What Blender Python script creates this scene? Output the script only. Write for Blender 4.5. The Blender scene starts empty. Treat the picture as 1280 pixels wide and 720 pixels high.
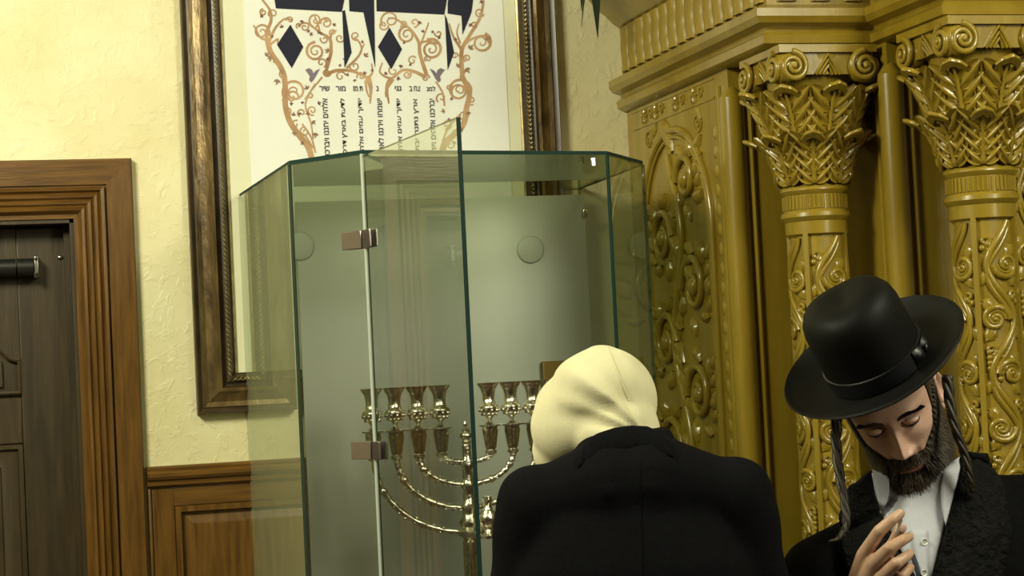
import bpy, bmesh, math, random
from math import sin, cos, pi, radians, sqrt, exp, atan2
from mathutils import Vector, Matrix
from mathutils.bvhtree import BVHTree

random.seed(7)
sc = bpy.context.scene
col = sc.collection

# ------------------------------------------------------------------ camera
FPX = 2389.0
YAW, PITCH, ROLL = radians(15), radians(2.16), radians(2.8)
CAM = Vector((-1.6, -5.67, 1.68))
FW = Vector((sin(YAW) * cos(PITCH), cos(YAW) * cos(PITCH), sin(PITCH)))
R0 = Vector((cos(YAW), -sin(YAW), 0))
U0 = R0.cross(FW)
RT = R0 * cos(ROLL) - U0 * sin(ROLL)
UP = R0 * sin(ROLL) + U0 * cos(ROLL)
cd = bpy.data.cameras.new('camera')
cam = bpy.data.objects.new('camera', cd)
col.objects.link(cam)
cd.sensor_width = 36.0
cd.lens = 36.0 * FPX / 1280.0
cd.clip_start = 0.05
m = Matrix((RT, UP, -FW)).transposed().to_4x4()
m.translation = CAM
cam.matrix_world = m
sc.camera = cam

# ------------------------------------------------------------------ world, lamps, exposure
sc.view_settings.view_transform = 'Standard'
sc.view_settings.look = 'None'
sc.view_settings.gamma = 1.0
sc.view_settings.exposure = 0.0
sc.view_settings.use_curve_mapping = False
w = bpy.data.worlds.new('room_air')
sc.world = w
w.use_nodes = True
w.node_tree.nodes['Background'].inputs[0].default_value = (1.0, 0.93, 0.68, 1)
w.node_tree.nodes['Background'].inputs[1].default_value = 0.02

def area(name, loc, aim, size, power, color, sy=None):
    ld = bpy.data.lights.new(name, 'AREA')
    ld.energy = power
    ld.color = color
    ld.size = size
    if sy:
        ld.shape = 'RECTANGLE'
        ld.size_y = sy
    o = bpy.data.objects.new(name, ld)
    col.objects.link(o)
    o.location = loc
    o.rotation_euler = (Vector(aim) - Vector(loc)).to_track_quat('-Z', 'Y').to_euler()
    return o

WARM = (0.98, 0.96, 0.70)
area('ceiling_and_fill_lamp', (-2.7, -2.5, 3.5), (-1.4, 0.0, 1.2), 0.9, 145, WARM)
area('ceiling_and_fill_lamp', (0.9, -3.8, 3.5), (0.5, -1.2, 1.5), 0.8, 66, WARM)
area('ceiling_and_fill_lamp', (2.3, -7.2, 3.0), (0.2, -2.0, 1.4), 1.0, 52, WARM)  # added front fill, no ceiling lamp: reaches the face under the hat brim


def at(px, py, d):
    """point of the place seen at a photo pixel, at depth d"""
    return CAM + (FW + RT * ((px - 640) / FPX) - UP * ((py - 360) / FPX)) * d

def on_y(px, py, Y):
    r = FW + RT * ((px - 640) / FPX) - UP * ((py - 360) / FPX)
    return CAM + r * ((Y - CAM.y) / r.y)

def on_x(px, py, X):
    r = FW + RT * ((px - 640) / FPX) - UP * ((py - 360) / FPX)
    return CAM + r * ((X - CAM.x) / r.x)

# ------------------------------------------------------------------ materials
M = {}

def nodes_of(name):
    mt = bpy.data.materials.new(name)
    mt.use_nodes = True
    nt = mt.node_tree
    return mt, nt, nt.nodes['Principled BSDF']

def mat(name, c, rough=0.5, metal=0.0, var=0.0, vscale=6.0, c2=None, bump=0.0, bscale=40.0, stretch=(1, 1, 1),
        coat=0.0, sheen=0.0, detail=4.0, spec=None, distort=0.0):
    mt, nt, b = nodes_of(name)
    b.inputs['Roughness'].default_value = rough
    b.inputs['Metallic'].default_value = metal
    b.inputs['Base Color'].default_value = (*c, 1)
    if coat:
        b.inputs['Coat Weight'].default_value = coat
        b.inputs['Coat Roughness'].default_value = 0.15
    if sheen:
        b.inputs['Sheen Weight'].default_value = sheen
    if spec is not None:
        b.inputs['Specular IOR Level'].default_value = spec
    L = nt.links.new
    if var or c2 or bump:
        tc = nt.nodes.new('ShaderNodeTexCoord')
        mp = nt.nodes.new('ShaderNodeMapping')
        mp.inputs['Scale'].default_value = stretch
        L(tc.outputs['Object'], mp.inputs['Vector'])
    if var or c2:
        n = nt.nodes.new('ShaderNodeTexNoise')
        n.inputs['Scale'].default_value = vscale
        n.inputs['Detail'].default_value = detail
        n.inputs['Distortion'].default_value = distort
        L(mp.outputs[0], n.inputs['Vector'])
        r = nt.nodes.new('ShaderNodeValToRGB')
        r.color_ramp.elements[0].position = 0.32
        r.color_ramp.elements[1].position = 0.68
        ca = tuple(max(0, x * (1 - var)) for x in c)
        cb = c2 if c2 else tuple(min(1, x * (1 + var)) for x in c)
        r.color_ramp.elements[0].color = (*(c if c2 else ca), 1)
        r.color_ramp.elements[1].color = (*cb, 1)
        L(n.outputs['Fac'], r.inputs[0])
        L(r.outputs[0], b.inputs['Base Color'])
    if bump:
        n2 = nt.nodes.new('ShaderNodeTexNoise')
        n2.inputs['Scale'].default_value = bscale
        n2.inputs['Detail'].default_value = 5
        L(mp.outputs[0], n2.inputs['Vector'])
        bp = nt.nodes.new('ShaderNodeBump')
        bp.inputs['Strength'].default_value = bump
        bp.inputs['Distance'].default_value = 0.01
        L(n2.outputs['Fac'], bp.inputs['Height'])
        L(bp.outputs[0], b.inputs['Normal'])
    M[name] = mt
    return mt

def glass(name, tint, boost=1.5):
    mt = bpy.data.materials.new(name)
    mt.use_nodes = True
    nt = mt.node_tree
    nt.nodes.clear()
    L = nt.links.new
    out = nt.nodes.new('ShaderNodeOutputMaterial')
    mx = nt.nodes.new('ShaderNodeMixShader')
    tr = nt.nodes.new('ShaderNodeBsdfTransparent')
    tr.inputs[0].default_value = (*tint, 1)
    gl = nt.nodes.new('ShaderNodeBsdfGlossy')
    gl.inputs['Color'].default_value = (0.95, 1.0, 0.95, 1)
    gl.inputs['Roughness'].default_value = 0.02
    fr = nt.nodes.new('ShaderNodeFresnel')
    fr.inputs['IOR'].default_value = 1.5
    geo = nt.nodes.new('ShaderNodeNewGeometry')
    inv = nt.nodes.new('ShaderNodeMath'); inv.operation = 'SUBTRACT'; inv.inputs[0].default_value = 1.0
    mu = nt.nodes.new('ShaderNodeMath'); mu.operation = 'MULTIPLY'
    mu2 = nt.nodes.new('ShaderNodeMath'); mu2.operation = 'MULTIPLY'; mu2.use_clamp = True
    mu2.inputs[1].default_value = boost
    L(geo.outputs['Backfacing'], inv.inputs[1])
    L(fr.outputs[0], mu.inputs[0]); L(inv.outputs[0], mu.inputs[1])
    L(mu.outputs[0], mu2.inputs[0])
    L(mu2.outputs[0], mx.inputs[0]); L(tr.outputs[0], mx.inputs[1]); L(gl.outputs[0], mx.inputs[2])
    L(mx.outputs[0], out.inputs[0])
    M[name] = mt

def reflection_mix(name, src, colr, amt):
    glass(name, (0.80, 0.84, 0.74), 1.5)
    nt = M[name].node_tree; L = nt.links.new
    out = nt.nodes['Material Output']; old = out.inputs[0].links[0].from_socket
    mx = nt.nodes.new('ShaderNodeMixShader'); mx.inputs[0].default_value = amt
    df = nt.nodes.new('ShaderNodeBsdfDiffuse'); df.inputs[0].default_value = (*colr, 1)
    L(old, mx.inputs[1]); L(df.outputs[0], mx.inputs[2]); L(mx.outputs[0], out.inputs[0])

def plaster():
    mt, nt, b = nodes_of('plaster')
    L = nt.links.new
    b.inputs['Roughness'].default_value = 0.45
    tc = nt.nodes.new('ShaderNodeTexCoord')
    n = nt.nodes.new('ShaderNodeTexNoise'); n.inputs['Scale'].default_value = 3.2; n.inputs['Detail'].default_value = 6
    L(tc.outputs['Object'], n.inputs['Vector'])
    r = nt.nodes.new('ShaderNodeValToRGB')
    r.color_ramp.elements[0].position = 0.35; r.color_ramp.elements[0].color = (0.70, 0.62, 0.34, 1)
    r.color_ramp.elements[1].position = 0.65; r.color_ramp.elements[1].color = (0.78, 0.72, 0.45, 1)
    L(n.outputs['Fac'], r.inputs[0]); L(r.outputs[0], b.inputs['Base Color'])
    # trowelled relief: scattered raised flakes
    n2 = nt.nodes.new('ShaderNodeTexNoise'); n2.inputs['Scale'].default_value = 24; n2.inputs['Detail'].default_value = 8
    n2.inputs['Roughness'].default_value = 0.62; n2.inputs['Distortion'].default_value = 0.6
    L(tc.outputs['Object'], n2.inputs['Vector'])
    r2 = nt.nodes.new('ShaderNodeValToRGB')
    r2.color_ramp.elements[0].position = 0.50; r2.color_ramp.elements[1].position = 0.75
    L(n2.outputs['Fac'], r2.inputs[0])
    bp = nt.nodes.new('ShaderNodeBump'); bp.inputs['Strength'].default_value = 0.32; bp.inputs['Distance'].default_value = 0.010
    L(r2.outputs[0], bp.inputs['Height']); L(bp.outputs[0], b.inputs['Normal'])
    M['plaster'] = mt

plaster()
mat('paint', (0.50, 0.46, 0.30), 0.6, var=0.06)
mat('ceiling_paint', (0.5, 0.48, 0.40), 0.7)
mat('carpet', (0.10, 0.06, 0.05), 0.9, var=0.3, vscale=30, bump=0.3, bscale=200)
mat('oak', (0.085, 0.039, 0.007), 0.34, c2=(0.165, 0.078, 0.013), vscale=7, stretch=(9, 9, 0.8), bump=0.12, bscale=22, coat=0.12)
mat('oak_rail', (0.085, 0.039, 0.007), 0.34, c2=(0.165, 0.078, 0.013), vscale=7, stretch=(0.8, 9, 9), bump=0.12, bscale=22, coat=0.25)
mat('dark_oak', (0.026, 0.017, 0.006), 0.42, c2=(0.052, 0.034, 0.012), vscale=5, stretch=(7, 7, 0.7), bump=0.1, bscale=20, distort=0.6)
mat('steel', (0.42, 0.42, 0.36), 0.3, 1.0)
mat('black_metal', (0.03, 0.03, 0.027), 0.35, 0.6)
mat('frame_dark', (0.030, 0.017, 0.007), 0.35, c2=(0.06, 0.036, 0.014), vscale=18)
mat('frame_gold', (0.055, 0.034, 0.012), 0.33, 0.45, c2=(0.19, 0.125, 0.045), vscale=26, stretch=(1, 1, 0.35), bump=0.25, bscale=60)
mat('frame_beads', (0.45, 0.36, 0.16), 0.3, 0.7, var=0.3, vscale=40)
mat('mat_board', (0.72, 0.70, 0.50), 0.6, var=0.04)
mat('parchment', (0.79, 0.79, 0.73), 0.55, var=0.03, vscale=5)
mat('ink', (0.028, 0.028, 0.046), 0.85, spec=0.1)
mat('ink_text', (0.03, 0.028, 0.026), 0.5)
mat('vine_ink', (0.32, 0.17, 0.07), 0.6, c2=(0.54, 0.34, 0.18), vscale=16)
mat('leaf_ink', (0.20, 0.075, 0.06), 0.6, var=0.3)
mat('brown_leaf_ink', (0.28, 0.17, 0.09), 0.6, var=0.3)
mat('bird_ink', (0.17, 0.13, 0.17), 0.6, var=0.3)
glass('clear_glass', (0.88, 0.90, 0.87))
reflection_mix('painted_reflection_glass', 'clear_glass', (0.42, 0.43, 0.26), 0.32)  # olive diffuse mixed in stands for the pane's glancing reflection
glass('roof_glass', (0.70, 0.74, 0.62))
mat('glass_edge', (0.010, 0.034, 0.026), 0.55, spec=0.15)
mat('glass_edge_light', (0.55, 0.60, 0.54), 0.2, 0.2)
mat('satin_panel', (0.47, 0.485, 0.43), 0.40, 0.75, var=0.03, vscale=3)
mat('pale_grey', (0.58, 0.61, 0.60), 0.45, 0.0)
mat('chrome', (0.62, 0.60, 0.58), 0.14, 1.0)
mat('hinge_metal', (0.34, 0.29, 0.29), 0.25, 0.9)
mat('silver', (0.72, 0.69, 0.57), 0.20, 1.0, var=0.25, vscale=60, bump=0.25, bscale=90)
mat('stone_base', (0.20, 0.17, 0.12), 0.4, var=0.2, vscale=8)
mat('brass_plaque', (0.22, 0.14, 0.03), 0.4, 0.4)
mat('gold_wood', (0.245, 0.160, 0.012), 0.30, c2=(0.320, 0.220, 0.022), vscale=5, stretch=(4, 4, 0.6), bump=0.05, bscale=30, coat=0.5)
mat('gold_ground', (0.245, 0.160, 0.012), 0.42, c2=(0.320, 0.220, 0.022), vscale=9, stretch=(3, 3, 0.8), bump=0.08, bscale=60)
mat('black_cloth', (0.0042, 0.0042, 0.0055), 0.85, var=0.25, vscale=160, bump=0.12, bscale=400, spec=0.08)
mat('coat_cloth', (0.0035, 0.0035, 0.004), 0.85, var=0.3, vscale=120, bump=0.15, bscale=350, spec=0.08)
mat('plush', (0.004, 0.004, 0.004), 0.7, var=0.6, vscale=55, bump=0.9, bscale=85, spec=0.12)
mat('felt', (0.0045, 0.0045, 0.004), 0.55, bump=0.05, bscale=300, spec=0.16)
mat('hat_band', (0.007, 0.007, 0.010), 0.35, bump=0.1, bscale=200, stretch=(1, 1, 6))
mat('cream_knit', (0.74, 0.69, 0.44), 0.85, var=0.04, vscale=20, bump=0.1, bscale=260)
mat('skin', (0.60, 0.36, 0.27), 0.46, c2=(0.68, 0.43, 0.33), vscale=22, bump=0.06, bscale=150)
mat('skin_hand', (0.52, 0.31, 0.20), 0.46, c2=(0.62, 0.39, 0.27), vscale=30, bump=0.08, bscale=120)
mat('nail', (0.62, 0.42, 0.33), 0.3)
mat('lip', (0.36, 0.15, 0.12), 0.45)
mat('hair', (0.030, 0.019, 0.010), 0.5, c2=(0.055, 0.034, 0.017), vscale=60)
mat('sidelock', (0.012, 0.008, 0.004), 0.5, c2=(0.035, 0.022, 0.009), vscale=50)
mat('eye_white', (0.55, 0.52, 0.47), 0.2)
mat('iris', (0.02, 0.014, 0.01), 0.15)
mat('shirt', (0.50, 0.51, 0.58), 0.7, var=0.05, vscale=10, bump=0.1, bscale=60)
mat('button', (0.75, 0.75, 0.74), 0.25)
mat('navy_trim', (0.010, 0.010, 0.03), 0.6)
mat('cigarette', (0.75, 0.72, 0.62), 0.6)
mat('plant_leaf', (0.010, 0.018, 0.007), 0.6, var=0.3, spec=0.15)

# ------------------------------------------------------------------ mesh building
class MB:
    def __init__(s):
        s.v = []; s.f = []; s.mi = []; s.cur = 0
    def add(s, verts, faces):
        o = len(s.v)
        s.v += [Vector(p) for p in verts]
        for f in faces:
            s.f.append(tuple(i + o for i in f)); s.mi.append(s.cur)
        return s
    def box(s, a, b):
        (x0, y0, z0), (x1, y1, z1) = a, b
        x0, x1 = min(x0, x1), max(x0, x1); y0, y1 = min(y0, y1), max(y0, y1); z0, z1 = min(z0, z1), max(z0, z1)
        return s.add([(x0, y0, z0), (x1, y0, z0), (x1, y1, z0), (x0, y1, z0), (x0, y0, z1), (x1, y0, z1), (x1, y1, z1), (x0, y1, z1)],
                     [(0, 3, 2, 1), (4, 5, 6, 7), (0, 1, 5, 4), (1, 2, 6, 5), (2, 3, 7, 6), (3, 0, 4, 7)])
    def grid(s, fn, nu, nv, closev=False, closeu=False):
        vs = []
        for i in range(nu):
            for j in range(nv):
                vs.append(fn(i / (nu if closeu else nu - 1), j / (nv if closev else nv - 1)))
        fs = []
        for i in range(nu if closeu else nu - 1):
            for j in range(nv if closev else nv - 1):
                i2 = (i + 1) % nu; j2 = (j + 1) % nv
                fs.append((i * nv + j, i2 * nv + j, i2 * nv + j2, i * nv + j2))
        return s.add(vs, fs)
    def tube(s, pts, rad, n=8, flat=1.0, cap=True):
        pts = [Vector(p) for p in pts]
        N = len(pts)
        rad = list(rad) if hasattr(rad, '__len__') else [rad] * N
        vs = []; fs = []
        nrm = None
        for i in range(N):
            t = (pts[min(i + 1, N - 1)] - pts[max(i - 1, 0)])
            t = t.normalized() if t.length > 1e-9 else Vector((0, 0, 1))
            if nrm is None:
                a = Vector((0, 1, 0)) if abs(t.y) < 0.9 else Vector((1, 0, 0))
                nrm = (a - t * a.dot(t)).normalized()
            else:
                nrm = nrm - t * nrm.dot(t)
                nrm = nrm.normalized() if nrm.length > 1e-9 else t.orthogonal().normalized()
            bi = t.cross(nrm)
            for k in range(n):
                an = 2 * pi * k / n
                vs.append(pts[i] + (nrm * cos(an) * flat + bi * sin(an)) * rad[i])
        for i in range(N - 1):
            for k in range(n):
                k2 = (k + 1) % n
                fs.append((i * n + k, i * n + k2, (i + 1) * n + k2, (i + 1) * n + k))
        if cap:
            fs.append(tuple(range(n - 1, -1, -1)))
            fs.append(tuple((N - 1) * n + k for k in range(n)))
        return s.add(vs, fs)
    def lathe(s, prof, n=32, c=(0, 0, 0), cap=True):
        cx, cy, cz = c
        vs = []; fs = []
        for r, z in prof:
            for k in range(n):
                an = 2 * pi * k / n
                vs.append((cx + r * sin(an), cy - r * cos(an), cz + z))
        for i in range(len(prof) - 1):
            for k in range(n):
                k2 = (k + 1) % n
                fs.append((i * n + k, i * n + k2, (i + 1) * n + k2, (i + 1) * n + k))
        if cap:
            fs.append(tuple(range(n - 1, -1, -1)))
            fs.append(tuple((len(prof) - 1) * n + k for k in range(n)))
        return s.add(vs, fs)
    def ball(s, c, r, nu=10, nv=12):
        c = Vector(c)
        if not hasattr(r, '__len__'):
            r = (r, r, r)
        pr = []
        vs = []; fs = []
        for i in range(nu + 1):
            ph = pi * i / nu
            for k in range(nv):
                th = 2 * pi * k / nv
                vs.append(c + Vector((r[0] * sin(ph) * cos(th), r[1] * sin(ph) * sin(th), -r[2] * cos(ph))))
        for i in range(nu):
            for k in range(nv):
                k2 = (k + 1) % nv
                fs.append((i * nv + k, i * nv + k2, (i + 1) * nv + k2, (i + 1) * nv + k))
        return s.add(vs, fs)
    def capsule(s, a, b, ra, rb, n=14):
        a = Vector(a); b = Vector(b)
        d = (b - a).normalized()
        pts = []; rr = []
        for k in range(6):
            an = (pi / 2) * (k / 5)
            pts.append(a - d * ra * cos(an)); rr.append(max(ra * sin(an), ra * 0.03))
        for k in range(1, 6):
            an = (pi / 2) * (k / 5)
            if k == 1:
                pts.append(b); rr.append(rb)
            pts.append(b + d * rb * sin(an)); rr.append(max(rb * cos(an), rb * 0.03))
        return s.tube(pts, rr, n)
    def loft(s, rings, n=32, p=2.0, cap=True):
        """rings: (cx,cy,cz,rx,ry[,tilt])"""
        vs = []; fs = []
        for (cx, cy, cz, rx, ry, *t) in rings:
            tx = t[0] if t else 0.0
            for k in range(n):
                an = 2 * pi * k / n
                c, q = cos(an), sin(an)
                x = math.copysign(abs(c) ** (2 / p), c) * rx
                y = math.copysign(abs(q) ** (2 / p), q) * ry
                vs.append((cx + x, cy + y, cz + x * tx))
        for i in range(len(rings) - 1):
            for k in range(n):
                k2 = (k + 1) % n
                fs.append((i * n + k, i * n + k2, (i + 1) * n + k2, (i + 1) * n + k))
        if cap:
            fs.append(tuple(range(n - 1, -1, -1)))
            fs.append(tuple((len(rings) - 1) * n + k for k in range(n)))
        return s.add(vs, fs)
    def prism(s, poly, fn, t0, t1):
        """poly in 2d, fn(u,v,t)->xyz"""
        n = len(poly)
        return s.add([fn(u, v, t0) for u, v in poly] + [fn(u, v, t1) for u, v in poly],
                     [tuple(range(n)), tuple(range(2 * n - 1, n - 1, -1))] + [(k, n + k, n + (k + 1) % n, (k + 1) % n) for k in range(n)])
    def xf(s, mtx, start=0):
        for i in range(start, len(s.v)):
            s.v[i] = mtx @ s.v[i]
        return s
    def warp(s, fn, start=0):
        for i in range(start, len(s.v)):
            s.v[i] = Vector(fn(s.v[i]))
        return s
    def mesh(s, name, angle=35, smooth=True):
        me = bpy.data.meshes.new(name)
        me.from_pydata([tuple(p) for p in s.v], [], s.f)
        me.polygons.foreach_set('material_index', s.mi)
        bm = bmesh.new(); bm.from_mesh(me)
        bmesh.ops.recalc_face_normals(bm, faces=bm.faces)
        bm.to_mesh(me); bm.free()
        if smooth:
            me.polygons.foreach_set('use_smooth', [True] * len(me.polygons))
            if angle < 180:
                me.set_sharp_from_angle(angle=radians(angle))
        me.update()
        return me
    def build(s, name, mats, parent=None, angle=35, smooth=True, loc=None, bevel=0):
        me = s.mesh(name, angle, smooth)
        return put(name, me, mats, parent, loc, bevel)

def put(name, me, mats, parent=None, loc=None, bevel=0):
    if isinstance(mats, str):
        mats = [mats]
    if len(me.materials) == 0:
        for k in mats:
            me.materials.append(M[k])
    o = bpy.data.objects.new(name, me)
    col.objects.link(o)
    if loc is not None:
        o.location = loc
    if parent:
        o.parent = parent
    if bevel:
        b = o.modifiers.new('bevel', 'BEVEL'); b.width = bevel; b.segments = 2; b.limit_method = 'ANGLE'; b.angle_limit = radians(40)
    return o

def again(o, parent=None, loc=None, rotz=None, mtx=None):
    """another individual sharing the mesh"""
    c = o.copy(); col.objects.link(c)
    c.parent = parent if parent else o.parent
    if loc is not None: c.location = loc
    if rotz is not None: c.rotation_euler = (0, 0, rotz)
    if mtx is not None: c.matrix_local = mtx
    return c

def empty(name, loc=(0, 0, 0), rz=0):
    o = bpy.data.objects.new(name, None); col.objects.link(o)
    o.location = loc; o.rotation_euler = (0, 0, rz)
    o.empty_display_size = 0.1
    return o

def tag(o, label=None, cat=None, group=None, kind=None):
    if label: o['label'] = label
    if cat: o['category'] = cat
    if group: o['group'] = group
    if kind: o['kind'] = kind
    return o

def remesh(mb, voxel, iters=6, fac=0.5):
    me = mb.mesh('volume', smooth=False)
    o = bpy.data.objects.new('volume', me); col.objects.link(o)
    r = o.modifiers.new('r', 'REMESH'); r.mode = 'VOXEL'; r.voxel_size = voxel; r.adaptivity = 0
    if iters:
        s = o.modifiers.new('s', 'SMOOTH'); s.factor = fac; s.iterations = iters
    dg = bpy.context.evaluated_depsgraph_get()
    out = bpy.data.meshes.new_from_object(o.evaluated_get(dg))
    bpy.data.objects.remove(o); bpy.data.meshes.remove(me)
    out.polygons.foreach_set('use_smooth', [True] * len(out.polygons))
    return out

def catmull(pts, per=8):
    pts = [Vector(p) for p in pts]
    P = [pts[0] * 2 - pts[1]] + pts + [pts[-1] * 2 - pts[-2]]
    out = []
    for i in range(1, len(P) - 2):
        for k in range(per):
            t = k / per
            a, b, c, d = P[i - 1], P[i], P[i + 1], P[i + 2]
            out.append(0.5 * ((2 * b) + (c - a) * t + (2 * a - 5 * b + 4 * c - d) * t * t + (3 * b - a - 3 * c + d) * t ** 3))
    out.append(pts[-1])
    return out

def interp(tab, x):
    if x <= tab[0][0]: return tab[0][1:]
    for a, b in zip(tab, tab[1:]):
        if x <= b[0]:
            t = (x - a[0]) / (b[0] - a[0])
            t = t * t * (3 - 2 * t) if False else t
            return tuple(p + (q - p) * t for p, q in zip(a[1:], b[1:]))
    return tab[-1][1:]

def sweep(path, prof, closed_ends=True):
    """moulding along a plan path; prof = [(outward, z)], outward = to the right of travel... mitred"""
    P = [Vector((x, y)) for x, y in path]
    n = len(P); rows = []
    for i in range(n):
        if i == 0: d0 = d1 = (P[1] - P[0]).normalized()
        elif i == n - 1: d0 = d1 = (P[-1] - P[-2]).normalized()
        else: d0 = (P[i] - P[i - 1]).normalized(); d1 = (P[i + 1] - P[i]).normalized()
        n0 = Vector((d0.y, -d0.x)); n1 = Vector((d1.y, -d1.x))
        mm = (n0 + n1).normalized()
        mm = mm / max(0.2, mm.dot(n0))
        rows.append([(P[i].x + mm.x * o, P[i].y + mm.y * o, z) for o, z in prof])
    mb = MB()
    k = len(prof)
    vs = [p for r in rows for p in r]; fs = []
    for i in range(n - 1):
        for j in range(k - 1):
            fs.append((i * k + j, (i + 1) * k + j, (i + 1) * k + j + 1, i * k + j + 1))
    if closed_ends:
        fs.append(tuple(range(k))); fs.append(tuple((n - 1) * k + j for j in range(k)))
    mb.add(vs, fs)
    return mb
# ------------------------------------------------------------------ the room
XL, XR, YN, ZC = -4.6, 4.6, -9.0, 3.7
DX0, DX1, DZ = -2.37, -1.387, 2.151          # door opening
mb = MB()
mb.box((DX1, 0, 0), (XR, 0.25, ZC)); mb.box((XL, 0, 0), (DX0, 0.25, ZC)); mb.box((DX0, 0, DZ), (DX1, 0.25, ZC))
tag(mb.build('wall_back', 'plaster', smooth=False), kind='structure')
tag(MB().box((XL, YN, -0.1), (XR, 0.6, 0)).build('floor', 'carpet', smooth=False), kind='structure')
tag(MB().box((XL, YN, ZC), (XR, 0.6, ZC + 0.1)).build('ceiling', 'ceiling_paint', smooth=False), kind='structure')
tag(MB().box((XL - 0.2, YN, 0), (XL, 0.6, ZC)).build('wall_left', 'paint', smooth=False), kind='structure')
tag(MB().box((XR, YN, 0), (XR + 0.2, 0.6, ZC)).build('wall_right', 'paint', smooth=False), kind='structure')
tag(MB().box((XL, YN - 0.2, 0), (XR, YN, ZC)).build('wall_front', 'paint', smooth=False), kind='structure')
tag(MB().box((XL, YN, 0), (XR, YN + 0.04, 1.75)).build('trim_4', 'dark_oak', smooth=False), kind='structure')  # unseen dark wainscot, added so the case's back panel reflects dark below

# door casing: mitred mouldings around the opening
CP = [(0, 0), (0, 0.018), (0.013, 0.018), (0.016, 0.026), (0.022, 0.036), (0.030, 0.038), (0.036, 0.028), (0.041, 0.036), (0.049, 0.037),
      (0.054, 0.028), (0.059, 0.037), (0.067, 0.038), (0.074, 0.028), (0.079, 0.040), (0.088, 0.042), (0.090, 0.026), (0.094, 0.026),
      (0.096, 0.034), (0.166, 0.034), (0.171, 0.028), (0.171, 0)]
casing = tag(empty('trim_1', (DX1, 0, 0)), kind='structure')
def casing_side(name, a, b, mt):
    k = len(CP)
    g = MB()
    g.add([a(o, d) for o, d in CP] + [b(o, d) for o, d in CP],
          [(j, j + 1, k + j + 1, k + j) for j in range(k - 1)] + [tuple(range(k)), tuple(range(2 * k - 1, k - 1, -1))])
    g.xf(Matrix.Translation((-DX1, 0, 0)))
    return g.build(name, mt, casing, angle=28)
casing_side('side_casing', lambda o, d: (DX1 + o, -d, 0), lambda o, d: (DX1 + o, -d, DZ + o), 'oak')
casing_side('side_casing', lambda o, d: (DX0 - o, -d, 0), lambda o, d: (DX0 - o, -d, DZ + o), 'oak')
casing_side('head_casing', lambda o, d: (DX0 - o, -d, DZ + o), lambda o, d: (DX1 + o, -d, DZ + o), 'oak_rail')
for x0, x1 in ((DX1 - 0.012, DX1), (DX0, DX0 + 0.012)):
    MB().box((x0 - DX1, -0.012, 0), (x1 - DX1, 0.25, DZ)).build('jamb', 'dark_oak', casing, smooth=False)
    MB().box((x0 - DX1 - (0.016 if x0 > -2 else -0.016), 0.05, 0), (x1 - DX1 - (0.012 if x0 > -2 else -0.012), 0.088, DZ)).build('door_stop', 'dark_oak', casing, smooth=False)
MB().box((DX0 - DX1, -0.012, DZ - 0.012), (0, 0.25, DZ)).build('head_jamb', 'dark_oak', casing, smooth=False)

# the door itself
door = tag(empty('door_1', (DX1, 0.09, 0)), kind='structure')
def dpt(px, py): 
    p = on_y(px, py, 0.09); return (p.x - DX1, p.z)
zr = [dpt(20, y)[1] for y in (492, 555, 425)]
xs = dpt(27, 500)[0]
MB().box((DX0 - DX1 + 0.014, 0, 0.01), (-0.014, 0.05, DZ - 0.014)).build('door_leaf', 'dark_oak', door, smooth=False)
stl = DX0 - DX1 + 0.014
MB().box((xs, -0.012, 0.01), (-0.016, 0.0, DZ - 0.016)).build('stile', 'dark_oak', door, bevel=0.004)
MB().box((stl + 0.002, -0.012, 0.01), (stl - xs - 0.016, 0.0, DZ - 0.016)).build('stile', 'dark_oak', door, bevel=0.004)
xa, xb = stl - xs - 0.016, xs
for za, zb in ((zr[1], zr[0] - 0.012), (0.01, 0.22)):
    MB().box((xa, -0.012, za), (xb, 0, zb)).build('rail', 'dark_oak', door, bevel=0.004)
# top rail with an ogee-arched lower edge
xm = (xa + xb) / 2
def arch(x):
    t = abs(x - xm) / ((xb - xa) / 2)
    if t > 0.92: return zr[2] - 0.055
    if t > 0.78: return zr[2] - 0.055 + 0.05 * (0.92 - t) / 0.14
    return zr[2] + 0.25 * (1 - (t / 0.78) ** 2)
N = 40
xsx = [xa + (xb - xa) * i / N for i in range(N + 1)]
g = MB()
g.prism([(x, arch(x)) for x in xsx] + [(xb, DZ - 0.016), (xa, DZ - 0.016)], lambda u, v, t: (u, t, v), -0.012, 0)
g.build('top_rail', 'dark_oak', door, angle=20)
g = MB(); g.tube([(x, -0.012, arch(x) - 0.004) for x in xsx] , 0.006, 6)
for xx in (xa + 0.003, xb - 0.003): g.tube([(xx, -0.012, zr[0] + 0.002), (xx, -0.012, arch(xx))], 0.006, 6)
g.tube([(xa, -0.012, zr[0] + 0.002), (xb, -0.012, zr[0] + 0.002)], 0.006, 6)
g.build('panel_bead', 'dark_oak', door)
def raised(x0, x1, z0, z1, name, par, mt, y=0.0, h=0.014, bev=0.05, b0=0.014):
    g = MB()
    q = lambda k, d: [(x0 + k, y - d, z0 + k), (x1 - k, y - d, z0 + k), (x1 - k, y - d, z1 - k), (x0 + k, y - d, z1 - k)]
    rows = [q(0.0, 0.0), q(0.002, b0), q(b0, b0), q(b0 + 0.004, 0.003), q(b0 + 0.012, 0.002), q(b0 + bev, h * 0.7), q(b0 + bev + 0.004, h), q(b0 + bev + 0.006, h)]
    vs = [p for r in rows for p in r]; fs = []
    for i in range(len(rows) - 1):
        for k in range(4):
            fs.append((i * 4 + k, i * 4 + (k + 1) % 4, i * 4 + 4 + (k + 1) % 4, i * 4 + 4 + k))
    fs.append(tuple(range(len(vs) - 4, len(vs))))
    g.add(vs, fs)
    return g.build(name, mt, par, angle=20)
raised(xa, xb, 0.22, zr[1], 'raised_panel', door, 'dark_oak')
raised(xa + 0.03, xb - 0.05, zr[0] + 0.02, zr[2] - 0.06, 'raised_panel', door, 'dark_oak', bev=0.02)
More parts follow.
